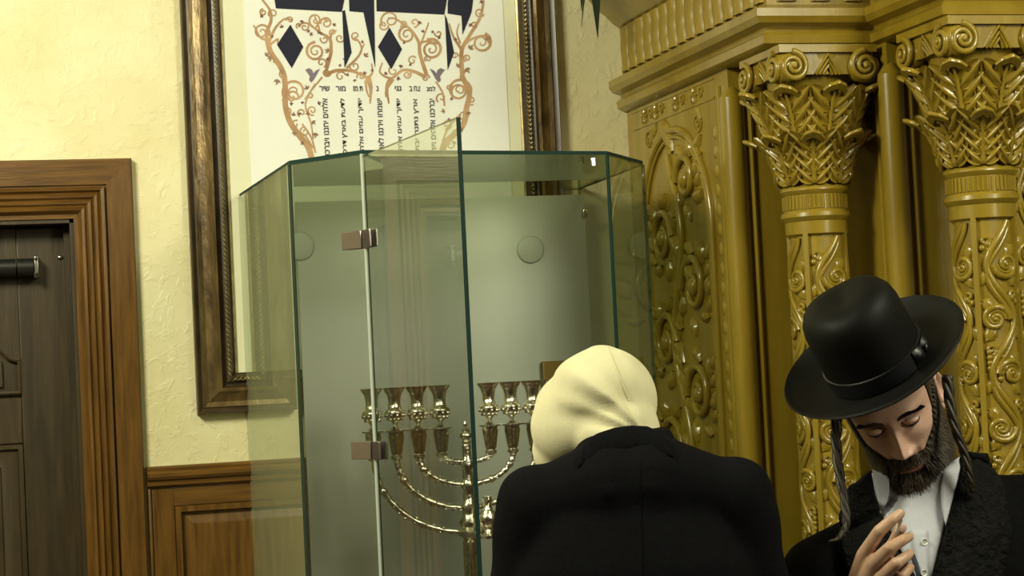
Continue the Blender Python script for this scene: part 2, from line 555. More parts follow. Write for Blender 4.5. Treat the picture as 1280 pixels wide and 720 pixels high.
# door closer bar near the top
c = dpt(47, 335)
g = MB()
for xa_, xb_ in ((c[0] - 0.30, c[0] - 0.062), (c[0] - 0.058, c[0] - 0.012)):
    g.tube([(xa_, -0.055, c[1]), (xb_, -0.055, c[1])], 0.026, 20)
cl = g.build('door_closer', 'black_metal', door)
tag(cl, 'black cylindrical door closer')
g = MB(); g.box((c[0] - 0.012, -0.075, c[1] - 0.032), (c[0] + 0.003, -0.012, c[1] + 0.032))
g.build('end_cap', 'steel', cl, bevel=0.004)
for k in (-0.022, 0.022):
    MB().ball((c[0] - 0.005, -0.077, c[1] + k), 0.005, 6, 8).build('screw', 'black_metal', cl)
for px, py in ((44, 281), (75, 322)):
    q = dpt(px, py)
    MB().ball((q[0], -0.014, q[1]), (0.009, 0.006, 0.007), 8, 10).build('bolt', 'steel', door)

# wainscot: capped rail, stiles, raised panels
WX0, WX1, WZ = -1.208, 0.30, 1.422
wn = tag(empty('trim_2', (WX0, 0, 0)), kind='structure')
RP = [(0, 0.0), (0.012, 0.0), (0.014, 0.004), (0.024, 0.008), (0.026, 0.022), (0.034, 0.026), (0.040, 0.034), (0.040, 0.044), (0.032, 0.050), (0.034, 0.058), (0.028, 0.064), (0, 0.064)]
g = MB(); k = len(RP)
g.add([(0, -d, WZ - 0.064 + z) for d, z in RP] + [(WX1 - WX0, -d, WZ - 0.064 + z) for d, z in RP],
      [(j, (j + 1) % k, k + (j + 1) % k, k + j) for j in range(k)] + [tuple(range(k)), tuple(range(2 * k - 1, k - 1, -1))])
g.build('chair_rail', 'oak_rail', wn, angle=25)
MB().box((0, -0.016, 0), (0.010, 0, WZ - 0.064)).build('edge_strip', 'oak', wn, bevel=0.004)
MB().box((0.012, -0.010, 0), (0.075, 0, WZ - 0.064)).build('stile', 'oak', wn, bevel=0.002)
MB().box((0.075, -0.010, WZ - 0.118), (WX1 - WX0, 0, WZ - 0.064)).build('rail', 'oak_rail', wn, bevel=0.002)
MB().box((0.075, -0.010, 0), (WX1 - WX0, 0, 0.2)).build('rail', 'oak_rail', wn, bevel=0.002)
for x0, x1 in ((0.075, 0.71), (0.79, 1.42)):
    raised(x0, x1, 0.2, WZ - 0.118, 'raised_panel', wn, 'oak', h=0.012, bev=0.035, b0=0.018)
MB().box((0.71, -0.010, 0.2), (0.79, 0, WZ - 0.118)).build('stile', 'oak', wn, bevel=0.002)

# ------------------------------------------------------------------ framed picture
FX0, FX1, FZ0, FZ1 = -1.056, 0.092, 1.566, 3.02
pic = empty('framed_picture', ((FX0 + FX1) / 2, 0, FZ0))
tag(pic, 'ornate bronze frame with lettered cream parchment sheet hanging on plaster wall', 'picture')
PO = Vector((-(FX0 + FX1) / 2, 0, -FZ0))
PT = Matrix.Translation(PO)
prof = [(0, 0), (0, 0.034), (0.004, 0.040), (0.010, 0.036), (0.016, 0.030), (0.020, 0.032), (0.034, 0.028), (0.050, 0.034), (0.064, 0.046),
        (0.074, 0.046), (0.078, 0.030), (0.086, 0.024), (0.090, 0.024)]
prof_dark = [(0.086, 0.020), (0.090, 0.030), (0.098, 0.034), (0.104, 0.034), (0.109, 0.026), (0.114, 0.018), (0.117, 0.018), (0.117, 0.0)]
cn = [(FX0, FZ0, 1, 1), (FX1, FZ0, -1, 1), (FX1, FZ1, -1, -1), (FX0, FZ1, 1, -1)]
for i in range(4):
    A, B = cn[i], cn[(i + 1) % 4]
    pos = lambda C, o, d: (C[0] + C[2] * o, -d, C[1] + C[3] * o)
    g = MB()
    for pr, mi in ((prof[:6], 1), (prof[5:10], 0), (prof[9:], 1), (prof_dark, 1)):
        g.cur = mi; k = len(pr)
        g.add([pos(A, o, d) for o, d in pr] + [pos(B, o, d) for o, d in pr], [(j, j + 1, k + j + 1, k + j) for j in range(k - 1)])
    g.xf(PT)
    fs_ = g.build('frame_side', ['frame_gold', 'frame_dark'], pic, angle=30)
    # carved rope of leaf beads along the sight edge
    a = Vector(pos(A, 0.099, 0.034)); b = Vector(pos(B, 0.099, 0.034))
    n = int((b - a).length / 0.014)
    g = MB()
    d = (b - a).normalized()
    side = d.cross(Vector((0, 1, 0)))
    for q in range(1, n):
        p = a.lerp(b, q / n)
        for s in (-1, 1):
            e = (d * 0.0075 + side * s * 0.0055)
            g.tube([p - e * 0.9 + Vector((0, 0.002, 0)), p - e * 0.2 + Vector((0, -0.003, 0)), p + e * 0.9 + Vector((0, 0.001, 0))] if s > 0 else
                   [p + Vector((0, -0.002, 0)), p + e * 0.7 + Vector((0, -0.003, 0))], [0.0016, 0.0032, 0.0014] if s > 0 else [0.0026, 0.001], 5)
    g.xf(PT)
    tag(g.build('carved_bead_edge', 'frame_beads', fs_), kind='stuff')
MB().box((FX0 + 0.10, -0.012, FZ0 + 0.10), (FX1 - 0.10, -0.004, FZ1 - 0.10)).xf(PT).build('mat_board', 'mat_board', pic, smooth=False)
for x in (FX1 - 0.122, FX0 + 0.117): MB().box((x, -0.018, FZ0 + 0.117), (x + 0.005, -0.010, FZ1 - 0.117)).xf(PT).build('gilt_fillet', 'frame_beads', pic, smooth=False)
sheet = MB().box((-0.868, -0.0145, 1.74), (-0.070, -0.012, 2.93)).xf(PT).build('parchment_sheet', 'parchment', pic, smooth=False)

def q3(x, y, d=0.0152):                 # sheet position from the reading of the print (sheet units)
    p = on_y(310 + x / 3.6, y / 3.6, 0.0)
    return Vector((p.x, -d, p.z)) + PO
def flat_poly(pts, name, mt, par=sheet, d=0.0164):
    g = MB(); n = len(pts)
    P = [q3(x, y, d) for x, y in pts]
    g.add(P, [tuple(range(n))])
    return g.build(name, mt, par, smooth=False)
T = 70
for nm, pl in (('big_letter', [(105, -T), (440, -T), (430, 0), (418, 58), (122, 42)]),
               ('big_letter', [(420, 55), (432, 50), (462, 240), (430, 310)]),
               ('big_letter', [(455, -T), (562, -T), (563, 40), (568, 310), (515, 60), (452, 55), (450, 0)]),
               ('big_letter', [(572, -T), (900, -T), (890, 0), (878, 70), (574, 55)]),
               ('big_letter', [(880, 68), (890, 90), (922, 240), (893, 320)]),
               ('big_letter', [(905, -T), (1012, -T), (1008, 0), (1000, 60), (960, 160), (955, 75), (893, 65), (893, 20)]),
               ('diamond_mark', [(187, 115), (245, 215), (193, 310), (127, 205)]),
               ('diamond_mark', [(632, 128), (688, 225), (640, 315), (580, 215)])):
    flat_poly(pl, nm, 'ink')

RD = [0.0150]
def ribbon(g, pts, w0, w1, d=None):
    RD[0] += 0.000012; d = RD[0]
    P = catmull([(x, y, 0) for x, y in pts], 6)
    vs = []; n = len(P)
    for i, p in enumerate(P):
        t = P[min(i + 1, n - 1)] - P[max(i - 1, 0)]
        nn = Vector((-t.y, t.x, 0)).normalized()
        w = (w0 + (w1 - w0) * i / (n - 1)) / 2 * 1.3 + 0.6
        vs += [q3(p.x + nn.x * w, p.y + nn.y * w, d), q3(p.x - nn.x * w, p.y - nn.y * w, d)]
    g.add(vs, [(2 * i, 2 * i + 1, 2 * i + 3, 2 * i + 2) for i in range(n - 1)])
def curl(g, cx, cy, r, a0, turns, w=7, sgn=1):
    pts = []
    for i in range(19):
        t = i / 18
        a = a0 + sgn * turns * 2 * pi * t
        rr = r * (1 - t) ** 0.8 + 3
        pts.append((cx + rr * cos(a), cy + rr * sin(a)))
    ribbon(g, pts, w, 3)
strokes = [
 ([(85, 190), (100, 240), (140, 300), (160, 350), (165, 420), (165, 480), (185, 550), (225, 610), (265, 660), (285, 720)], 17, 20),
 ([(85, 195), (80, 150), (100, 100), (95, 50), (60, 0), (40, -40)], 13, 5), ([(90, 195), (120, 130), (160, 90), (195, 95)], 10, 4),
 ([(90, 210), (130, 180), (128, 200)], 8, 4), ([(20, 118), (30, 130), (50, 170), (80, 185)], 4, 8),
 ([(370, 240), (365, 180), (320, 150), (260, 108), (220, 120)], 11, 4), ([(365, 190), (375, 150), (395, 140)], 7, 4), ([(340, 340), (355, 300), (370, 240)], 9, 11),
 ([(320, 150), (310, 110), (295, 75)], 6, 4), ([(300, 130), (330, 90), (360, 100)], 6, 4),
 ([(345, 340), (400, 320), (470, 325), (530, 350), (555, 330), (552, 290)], 12, 4), ([(535, 350), (548, 400), (545, 470)], 20, 4), ([(525, 365), (530, 410), (540, 440)], 8, 3),
 ([(440, 310), (490, 260), (507, 222), (490, 185), (470, 175)], 8, 4), ([(500, 240), (520, 200)], 5, 3),
 ([(800, 345), (770, 250), (762, 190), (720, 130), (660, 90), (625, 85)], 13, 4), ([(762, 200), (800, 190), (850, 200)], 7, 6), ([(762, 230), (800, 130), (808, 105)], 6, 3),
 ([(600, 285), (590, 330), (640, 355), (690, 320), (740, 325), (795, 350)], 4, 12), ([(640, 355), (620, 400), (630, 470)], 18, 4), ([(650, 360), (618, 410), (615, 440)], 8, 3),
 ([(960, 340), (955, 280), (960, 220), (1000, 150), (1040, 80), (1055, 0), (1050, -40)], 16, 5), ([(955, 225), (920, 170), (900, 110)], 10, 4), ([(950, 200), (935, 150), (945, 110)], 6, 3),
 ([(965, 210), (1000, 180), (1060, 165), (1080, 200)], 8, 5),
 ([(955, 340), (990, 420), (978, 490), (965, 560), (920, 610), (880, 650), (862, 720)], 16, 22),
 ([(300, 380), (270, 430), (255, 480), (280, 560), (290, 630)], 6, 4), ([(240, 560), (280, 620), (300, 690)], 6, 5), ([(200, 590), (250, 610), (290, 670)], 5, 5),
 ([(840, 370), (870, 420), (880, 480)], 6, 5), ([(950, 520), (900, 570), (870, 640)], 8, 6), ([(330, 350), (290, 400), (250, 450)], 5, 3)]
vine = MB()
for pts, w0, w1 in strokes: ribbon(vine, pts, w0, w1)
for a in ((58, 148, 34, 0.5, 1.6, 7, -1), (300, 235, 40, -1.6, 1.9, 9, -1), (300, 95, 28, 2, 1.3, 6, 1), (348, 108, 24, 3, 1.4, 6, 1), (710, 160, 36, -1.5, 1.7, 8, -1),
          (820, 225, 44, -2.0, 2.0, 9, 1), (1045, 195, 42, -1.2, 1.7, 9, 1), (205, 415, 52, 2.2, 1.8, 9, 1), (945, 410, 52, 0.4, 1.8, 9, -1), (945, 412, 34, 2.4, 1.0, 6, 1),
          (480, 165, 18, 1, 1.2, 5, 1), (635, 95, 40, 2.5, 1.3, 6, 1), (605, 118, 20, 0, 1.2, 5, 1), (195, 440, 26, 0, 1.2, 6, -1), (185, 95, 14, 3, 1, 4, 1), (378, 150, 14, 2, 1, 4, 1),
          (225, 120, 10, 2, 1, 4, 1), (350, 330, 16, 0, 1.3, 5, 1), (795, 355, 14, 0, 1.2, 5, -1)):
    curl(vine, *a)
rv = random.Random(21)
for x, y in ((120, 275), (150, 335), (60, 60), (110, 60), (165, 455), (180, 500), (215, 560), (255, 590), (290, 500), (240, 505), (415, 180), (345, 180), (255, 130), (330, 290), (410, 345), (470, 300), (500, 350), (655, 325), (715, 345), (740, 280), (800, 270), (850, 150), (745, 110), (690, 110), (930, 260), (985, 270), (1010, 120), (1035, 60), (1000, 460), (960, 520), (935, 590), (890, 560), (870, 440), (905, 400), (905, 650), (270, 440)):
    curl(vine, x + rv.uniform(-6, 6), y + rv.uniform(-6, 6), rv.uniform(11, 21), rv.uniform(0, 6.28), rv.uniform(0.9, 1.4), 4.5, rv.choice((-1, 1)))
vine.build('vine_ornament', 'vine_ink', sheet, smooth=False)
def leafprint(g, x, y, s, a):
    for da, k in ((-0.8, 0.8), (0, 1.0), (0.8, 0.8)):
        c, q = cos(a + da), sin(a + da)
        L = s * k
        pts = [(0, 0), (L * 0.45, L * 0.22), (L, 0), (L * 0.45, -L * 0.22)]
        g.add([q3(x + u * c - v * q, y + u * q + v * c, 0.0162) for u, v in pts], [(0, 1, 2, 3)])
g = MB()
for x, y in ((265, 140), (275, 155), (318, 145), (330, 155), (515, 190), (405, 295), (440, 345), (475, 360), (515, 335), (620, 330), (665, 355), (685, 295), (722, 290), (780, 150), (830, 150), (62, 72), (905, 445), (240, 460), (1050, 10), (245, 650), (925, 640), (150, 130), (110, 170), (380, 120), (240, 95), (350, 265), (430, 275), (560, 320), (700, 200), (860, 175), (770, 100), (1000, 120), (935, 180), (310, 470), (230, 520), (900, 545), (185, 470)):
    leafprint(g, x, y, random.uniform(14, 20), random.uniform(0, 6.28))
g.build('red_leaves', 'leaf_ink', sheet, smooth=False)
g = MB()
for x, y in ((130, 360), (265, 405), (272, 512), (285, 548), (200, 525), (205, 595), (520, 258), (880, 500), (935, 305), (990, 225), (155, 320), (75, 255), (975, 310), (985, 505), (962, 585), (300, 600), (100, 260), (360, 235), (1075, 185)):
    leafprint(g, x, y, random.uniform(20, 30), random.uniform(0, 6.28))
g.build('brown_leaves', 'brown_leaf_ink', sheet, smooth=False)
for bx, by, s in ((285, 340, 1), (848, 340, -1)):
    P = [(-5, 35), (8, 20), (22, -5), (35, -28), (15, -18), (5, -5), (0, -22), (-14, -30), (-32, -22), (-22, -10), (-10, 8), (-14, 24)]
    flat_poly([(bx + s * u, by + v) for u, v in P], 'bird_mark', 'bird_ink')
# Hebrew lettering
def text_mesh(body, size):
    cu = bpy.data.curves.new('lettering', 'FONT')
    cu.body = body; cu.size = size; cu.align_x = 'CENTER'; cu.align_y = 'CENTER'; cu.offset = size * 0.018
    o = bpy.data.objects.new('lettering', cu); col.objects.link(o)
    dg = bpy.context.evaluated_depsgraph_get()
    me = bpy.data.meshes.new_from_object(o.evaluated_get(dg))
    bpy.data.objects.remove(o)
    return me
def place_text(body, x, y, L, rot, name):
    me = text_mesh(body[::-1], 0.03)
    xs_ = [v.co.x for v in me.vertices]; ys_ = [v.co.y for v in me.vertices]
    if not xs_: return
    wd = max(xs_) - min(xs_); ht = max(ys_) - min(ys_); cx = (max(xs_) + min(xs_)) / 2; cy = (max(ys_) + min(ys_)) / 2
    k = L / wd
    kx = k; ky = (0.0185 if rot else 0.0155) / ht
    me.transform(Matrix.Diagonal((kx, ky, 1, 1)) @ Matrix.Translation((-cx, -cy, 0)))
    me.transform(Matrix.Translation(q3(x, y, 0.0166)) @ Matrix.Rotation(-rot, 4, 'Y') @ Matrix.Rotation(pi / 2, 4, 'X'))
    return put(name, me, 'ink_text', sheet)
PXM = 5.75 / FPX / 3.6
for body, x, L in (('שיר', 340, 46), ('מור', 413, 44), ('ת מז', 490, 44), ('נ', 577, 10), ('נגי', 670, 30), ('צח ב', 745, 50), ('למנ', 818, 42)):
    place_text(body, x, 402, L * PXM, 0, 'lettering')
for body, x in (('אלהים יחננו ויברכנו', 345), ('לדעת בארץ דרכך', 428), ('יודוך עמים אלהים', 505), ('ישמחו וירננו לאמים', 590), ('יודוך עמים אלהים', 678), ('ארץ נתנה יבולה', 754), ('יברכנו אלהים וייראו', 825)):
    place_text(body, x, 580 , 270 * PXM, pi / 2, 'lettering')
# ------------------------------------------------------------------ glass case
ZT, ZB = 2.20, 0.62
LRc, C2, HG, RC, RR, BR = (-0.905, -0.004), (-0.882, -0.875), (-0.733, -1.082), (-0.062, -0.95), (0.125, -0.69), (0.150, -0.004)
case = empty('glass_case', (-0.385, -0.5, 0))
tag(case, 'tall faceted glass display case with open glass door, enclosing a silver menorah', 'display case')
CT = Matrix.Translation((0.385, 0.5, 0))
def pane(name, a, b, z0, z1, parent=None, th=0.010, edge='glass_edge', inset=0.0, gl='clear_glass'):
    A, B = Vector((*a, 0)), Vector((*b, 0))
    d = (B - A).normalized(); n = Vector((d.y, -d.x, 0)) * th / 2
    A = A + d * inset; B = B - d * inset
    g = MB()
    P = [A - n, B - n, B + n, A + n]
    v = [p + Vector((0, 0, z0)) for p in P] + [p + Vector((0, 0, z1)) for p in P]
    g.cur = 0; g.add(v, [(0, 1, 5, 4), (2, 3, 7, 6)])
    g.cur = 1; g.add(v, [(4, 5, 6, 7), (0, 3, 2, 1), (1, 2, 6, 5), (3, 0, 4, 7)])
    me = bpy.data.meshes.new(name)
    g.xf(CT)
    me.from_pydata([tuple(p) for p in g.v], [], g.f); me.polygons.foreach_set('material_index', g.mi)
    bm = bmesh.new(); bm.from_mesh(me); bmesh.ops.remove_doubles(bm, verts=bm.verts, dist=1e-5); bmesh.ops.recalc_face_normals(bm, faces=bm.faces); bm.to_mesh(me); bm.free()
    return put(name, me, [gl, edge], parent or case)
pane('glass_pane', LRc, C2, ZB, ZT, edge='glass_edge_light', gl='painted_reflection_glass')
pane('glass_pane', C2, HG, ZB, ZT)
pane('glass_pane', RC, RR, ZB, ZT)
pane('glass_pane', RR, BR, ZB, ZT)
tip = (-0.658, -1.795)
dr = pane('glass_door', HG, tip, ZB + 0.01, ZT - 0.006, inset=0.006)
# silvery seal strip at the hinge line, dark joint strips at the corners
for p, mt, r in (((HG[0] - 0.003, HG[1] - 0.009), 'glass_edge_light', 0.0045), (C2, 'glass_edge', 0.005), (RC, 'glass_edge', 0.0045), (RR, 'glass_edge', 0.003)):
    MB().tube([(p[0], p[1], ZB), (p[0], p[1], ZT)], r, 8).xf(CT).build('corner_seal', mt, case)
# glass roof, its rim dark green
def roof():
    poly = [LRc, C2, HG, RC, RR, BR]
    g = MB(); n = 6
    lo = [(x, y, ZT + 0.001) for x, y in poly]; hi = [(x, y, ZT + 0.011) for x, y in poly]
    g.cur = 0; g.add(lo + hi, [tuple(range(n)), tuple(range(2 * n - 1, n - 1, -1))])
    g.cur = 1; g.add(lo + hi, [(k, (k + 1) % n, n + (k + 1) % n, n + k) for k in range(n)])
    g.xf(CT)
    me = bpy.data.meshes.new('roof_pane')
    me.from_pydata([tuple(p) for p in g.v], [], g.f); me.polygons.foreach_set('material_index', g.mi)
    bm = bmesh.new(); bm.from_mesh(me); bmesh.ops.remove_doubles(bm, verts=bm.verts, dist=1e-5); bmesh.ops.recalc_face_normals(bm, faces=bm.faces); bm.to_mesh(me); bm.free()
    return put('roof_pane', me, ['roof_glass', 'glass_edge'], case)
roof()
bk = MB().box((-0.748, -0.062, ZB), (0.146, -0.050, 2.178)).xf(CT).build('back_panel', 'satin_panel', case, smooth=False)
for px, py in ((663, 312), (375, 308)):  # two pale round discs on the back panel
    p = on_y(px, py, -0.064)
    g = MB(); g.lathe([(0.001, -0.010), (0.030, -0.010), (0.040, -0.006), (0.043, 0), (0.043, 0.004)], 28)
    g.xf(CT @ Matrix.Translation((p.x, p.y, p.z)) @ Matrix.Rotation(-pi / 2, 4, 'X'))
    tag(g.build('pale_disc', 'pale_grey', case), 'round pale disc')
def hinge(z):
    d1 = (Vector(C2) - Vector(HG)).normalized(); d2 = (Vector(tip) - Vector(HG)).normalized()
    h = empty('dummy') if False else None
    g = MB()
    for d, ln, off in ((d1, 0.072, 0.010), (d2, 0.066, 0.0)):
        n = Vector((d.y, -d.x))
        for s in (-1, 1):
            a = Vector(HG) + d * 0.006 + n * s * 0.0055; b = Vector(HG) + d * ln + n * s * 0.0055
            a2 = a + n * s * 0.006; b2 = b + n * s * 0.006
            v = [(q.x, q.y, z - 0.022) for q in (a, b, b2, a2)] + [(q.x, q.y, z + 0.022) for q in (a, b, b2, a2)]
            g.add(v, [(0, 1, 2, 3), (4, 5, 6, 7), (0, 1, 5, 4), (1, 2, 6, 5), (2, 3, 7, 6), (3, 0, 4, 7)])
    g.xf(CT)
    o = g.build('hinge', 'hinge_metal', case, bevel=0.0015)
    tag(o, 'shiny steel plate hinge')
    MB().tube([(HG[0], HG[1] - 0.008, z - 0.022), (HG[0], HG[1] - 0.008, z + 0.022)], 0.009, 14).xf(CT).build('hinge_pin', 'chrome', o)
hinge(1.992); hinge(1.478)
for x, y, z in ((-0.10, -0.945, ZT - 0.016), (0.142, -0.075, 2.12)):
    MB().box((x - 0.006, y - 0.006, z - 0.012), (x + 0.006, y + 0.006, z + 0.012)).xf(CT).build('glass_clip', 'chrome', case, bevel=0.002)
# plinth below the glass
pb = [(-0.93, -0.002), (-0.91, -0.90), (-0.745, -1.12), (-0.04, -0.985), (0.155, -0.705), (0.178, -0.002)]
g = MB(); g.prism(pb, lambda u, v, t: (u, v, t), 0.0, ZB - 0.02); g.xf(CT).build('plinth', 'stone_base', case, smooth=False)
g = MB(); g.prism([(x * 1.0, y) for x, y in pb], lambda u, v, t: (u, v, t), ZB - 0.02, ZB); g.xf(CT).build('plinth_top', 'stone_base', case, smooth=False)
# little wooden plaque in the case
p = on_y(697, 470, -0.10)
pl = MB().box((p.x - 0.04, -0.085, ZB), (p.x + 0.075, -0.064, p.z + 0.046)).build('wooden_plaque', 'brass_plaque', bevel=0.003)
tag(pl, 'brown wooden plaque standing against the panel inside the glass case', 'plaque')

# ------------------------------------------------------------------ menorah
MX, MY = -0.392, -0.60
men = empty('menorah', (MX, MY, ZB))
tag(men, 'tall silver nine-branched menorah with goblet cups inside the glass case', 'menorah')
K = 5.2 / FPX
Z0 = 1.506 - ZB                       # drip-plate level above the plinth
g = MB()
S = [(0.150, 0), (0.150, 0.02), (0.12, 0.04), (0.07, 0.07), (0.045, 0.12), (0.03, 0.2), (0.026, 0.30), (0.04, 0.33), (0.026, 0.36), (0.022, 0.42)]
zq = lambda py: Z0 - (py - 533) * K
S += [(0.020, zq(720)), (0.020, zq(672)), (0.034, zq(668)), (0.040, zq(663)), (0.024, zq(658)), (0.030, zq(652)), (0.020, zq(645)), (0.018, zq(636)), (0.024, zq(632)),
      (0.017, zq(628)), (0.014, zq(612)), (0.021, zq(607)), (0.016, zq(602)), (0.013, zq(586)), (0.020, zq(580)), (0.014, zq(574)), (0.011, zq(562)), (0.013, zq(558)), (0.009, zq(553))]
g.lathe(S, 20)
g.build('stem', 'silver', men, angle=60)
g = MB(); g.lathe([(0.008, zq(556)), (0.015, zq(552)), (0.010, zq(549)), (0.017, zq(546)), (0.018, zq(543)), (0.010, zq(539)), (0.012, zq(537)), (0.004, zq(533)), (0.006, zq(531)), (0.001, zq(526))], 16)
g.build('finial', 'silver', men, angle=60)
for k in range(12):   # fluting on the lower shaft
    a = 2 * pi * k / 12
    MB().tube([(0.0185 * sin(a), -0.0185 * cos(a), 0.45), (0.0185 * sin(a), -0.0185 * cos(a), zq(676))], 0.0042, 6).build('flute', 'silver', men)
cupm = MB()
cupm.lathe([(0.004, 0.0), (0.018, 0.001), (0.008, 0.006), (0.005, 0.012), (0.009, 0.018), (0.020, 0.026), (0.026, 0.037), (0.0275, 0.047), (0.0245, 0.052),
            (0.0205, 0.054), (0.0165, 0.066), (0.0165, 0.078), (0.020, 0.094), (0.0275, 0.106), (0.030, 0.110), (0.030, 0.113), (0.0265, 0.112), (0.016, 0.090), (0.012, 0.070), (0.001, 0.068)], 20, cap=False)
for k in range(10):
    a = 2 * pi * k / 10
    for t in (0.3, 0.7):
        z = 0.020 + 0.026 * t; r = 0.012 + 0.017 * t ** 0.7
        cupm.ball((r * sin(a + t), -r * cos(a + t), z), (0.0045, 0.0045, 0.006), 4, 6)
cupo = None; disco = None; stemo = None
dm = MB(); dm.lathe([(0.004, -0.004), (0.027, -0.003), (0.031, 0), (0.031, 0.002), (0.004, 0.003)], 20)
sm = MB(); sm.lathe([(0.022, -0.004), (0.020, -0.012), (0.0185, -0.03), (0.014, -0.060), (0.012, -0.066), (0.0155, -0.068), (0.0155, -0.076), (0.010, -0.080)], 18)
for k in range(9):
    a = 2 * pi * k / 9
    sm.tube([(0.0185 * sin(a), -0.0185 * cos(a), -0.012), (0.0125 * sin(a), -0.0125 * cos(a), -0.062)], [0.0042, 0.0028], 6)
for s in (-1, 1):
    for i in range(4):
        x = s * (31.5 + 28.6 * i) * K
        if cupo is None:
            cupo = cupm.build('cup', 'silver', men, angle=50, loc=(x, 0, Z0 + 0.003)); disco = dm.build('drip_plate', 'silver', men, angle=50, loc=(x, 0, Z0)); stemo = sm.build('socket', 'silver', men, angle=50, loc=(x, 0, Z0))
        else:
            again(cupo, loc=(x, 0, Z0 + 0.003)); again(disco, loc=(x, 0, Z0)); again(stemo, loc=(x, 0, Z0))
        # curved arm with knots and buds
        zt = zq(568); zb = (zq(577), zq(605), zq(634), zq(664))[i]
        pts = []; rr = []
        n = 30
        for q in range(n + 1):
            a = (pi / 2) * q / n
            pts.append((x * cos(a), 0, zb + (zt - zb) * (1 - sin(a)))); 
            f = abs(sin(q * 0.9)); rr.append(0.0075 + 0.0022 * f ** 6)
        g = MB(); g.tube(pts, rr, 10)
        for q in range(2, n - 1, 2 if i > 1 else 3):
            p = Vector(pts[q])
            for e in range(5):
                a = 2 * pi * e / 5 + q
                g.ball(p + Vector((0.0065 * cos(a), 0.0065 * sin(a), 0.0065 * sin(a + 1))), random.uniform(0.0026, 0.0045), 4, 5)
        for q in (8, 20):
            if i > 0: g.ball(pts[q], 0.0115, 6, 8)
        g.build('arm', 'silver', men, angle=60)
    x0, x1 = s * 24 * K, s * (31.5 + 28.6 * 3 + 10) * K
    MB().box((min(x0, x1), -0.008, Z0 - 0.0025), (max(x0, x1), 0.008, Z0 + 0.0015)).build('plate_bar', 'silver', men, bevel=0.001)
# servant-light jug held in front of the stem
g = MB(); g.lathe([(0.006, zq(673)), (0.034, zq(671)), (0.034, zq(669)), (0.014, zq(666)), (0.010, zq(661)), (0.022, zq(655)), (0.027, zq(648)), (0.024, zq(642)), (0.014, zq(636)), (0.010, zq(630)), (0.014, zq(624)), (0.012, zq(620))], 18, c=(0.040, -0.045, 0))
g.build('servant_cup', 'silver', men, angle=55)
MB().tube([(0.0, -0.01, zq(665)), (0.040, -0.045, zq(671))], 0.006, 8).build('bracket', 'silver', men)

# ------------------------------------------------------------------ carved ark
AX = 0.32
ark = empty('carved_ark', (1.0, -0.6, 0))
tag(ark, 'golden carved wooden synagogue ark with leafy capitals and vine-carved columns', 'ark')
AT = Matrix.Translation((-1.0, 0.6, 0))
W_ = 2.4
g = MB(); g.box((AX, -0.86, 0), (W_, -0.002, 2.75)); g.box((0.60, -1.25, 0), (W_, -0.86, 2.75)); g.xf(AT).build('body', 'gold_wood', ark, smooth=False)
for x, y in ((AX + 0.012, -0.848), (0.612, -1.238)):
    g = MB(); g.tube([(x, y, 0.45), (x, y, 2.36), (x, y, 2.39)], [0.034, 0.034, 0.012], 24)
    for dx, dy in ((0.045, -0.014), (-0.014, 0.05)): g.tube([(x + dx, y + dy, 0.45), (x + dx, y + dy, 2.40)], 0.008, 8)
    g.xf(AT).build('corner_bead', 'gold_wood', ark)
# entablature
path = [(AX, -0.002), (AX, -1.165), (0.615, -1.165), (0.615, -1.555), (W_, -1.555)]
low = [(-0.3, 2.44), (0.012, 2.44), (0.030, 2.450), (0.034, 2.470), (0.016, 2.486), (0.020, 2.492), (0.046, 2.500), (0.056, 2.515), (0.056, 2.535), (0.030, 2.545), (0.012, 2.552), (-0.3, 2.552)]
sweep(path, low).xf(AT).build('architrave', 'gold_wood', ark, angle=30)
fri = [(-0.3, 2.552), (0.008, 2.552), (0.010, 2.705), (-0.3, 2.705)]
sweep(path, fri).xf(AT).build('frieze', 'gold_ground', ark, smooth=False)
top = [(-0.3, 2.705), (0.014, 2.705), (0.030, 2.715), (0.060, 2.745), (0.075, 2.755), (0.115, 2.800), (0.12, 2.83), (0.12, 2.87), (-0.3, 2.87)]
sweep(path, top).xf(AT).build('cornice', 'gold_wood', ark, angle=30)
# frieze of upright carved tongues
ft = MB()
def tongue(u, v):
    s = v * 2 - 1
    wv = 0.028 * (0.93 + 0.07 * cos(u * 2 * pi * 1.5))
    d = 0.011 * (1 - abs(s) ** 6)
    return (s * wv + 0.004 * sin(u * 9), -d, 0.006 + u * 0.138)
ft.grid(tongue, 14, 9)
fo = None
def frieze_run(a, b, rot):
    global fo
    a = Vector(a); b = Vector(b); n = max(1, int((b - a).length / 0.072))
    for k in range(n):
        p = a.lerp(b, (k + 0.5) / n)
        mt_ = AT @ Matrix.Translation((p.x, p.y, 2.555)) @ Matrix.Rotation(rot, 4, 'Z')
        if fo is None:
            fo = ft.build('frieze_leaf', 'gold_ground', ark, angle=180); fo.matrix_local = mt_
        else:
            again(fo, mtx=mt_)
frieze_run((AX - 0.009, -0.01), (AX - 0.009, -1.17), -pi / 2)
frieze_run((AX, -1.174), (0.60, -1.174), 0)
frieze_run((0.606, -1.18), (0.606, -1.56), -pi / 2)
frieze_run((0.62, -1.564), (1.3, -1.564), 0)

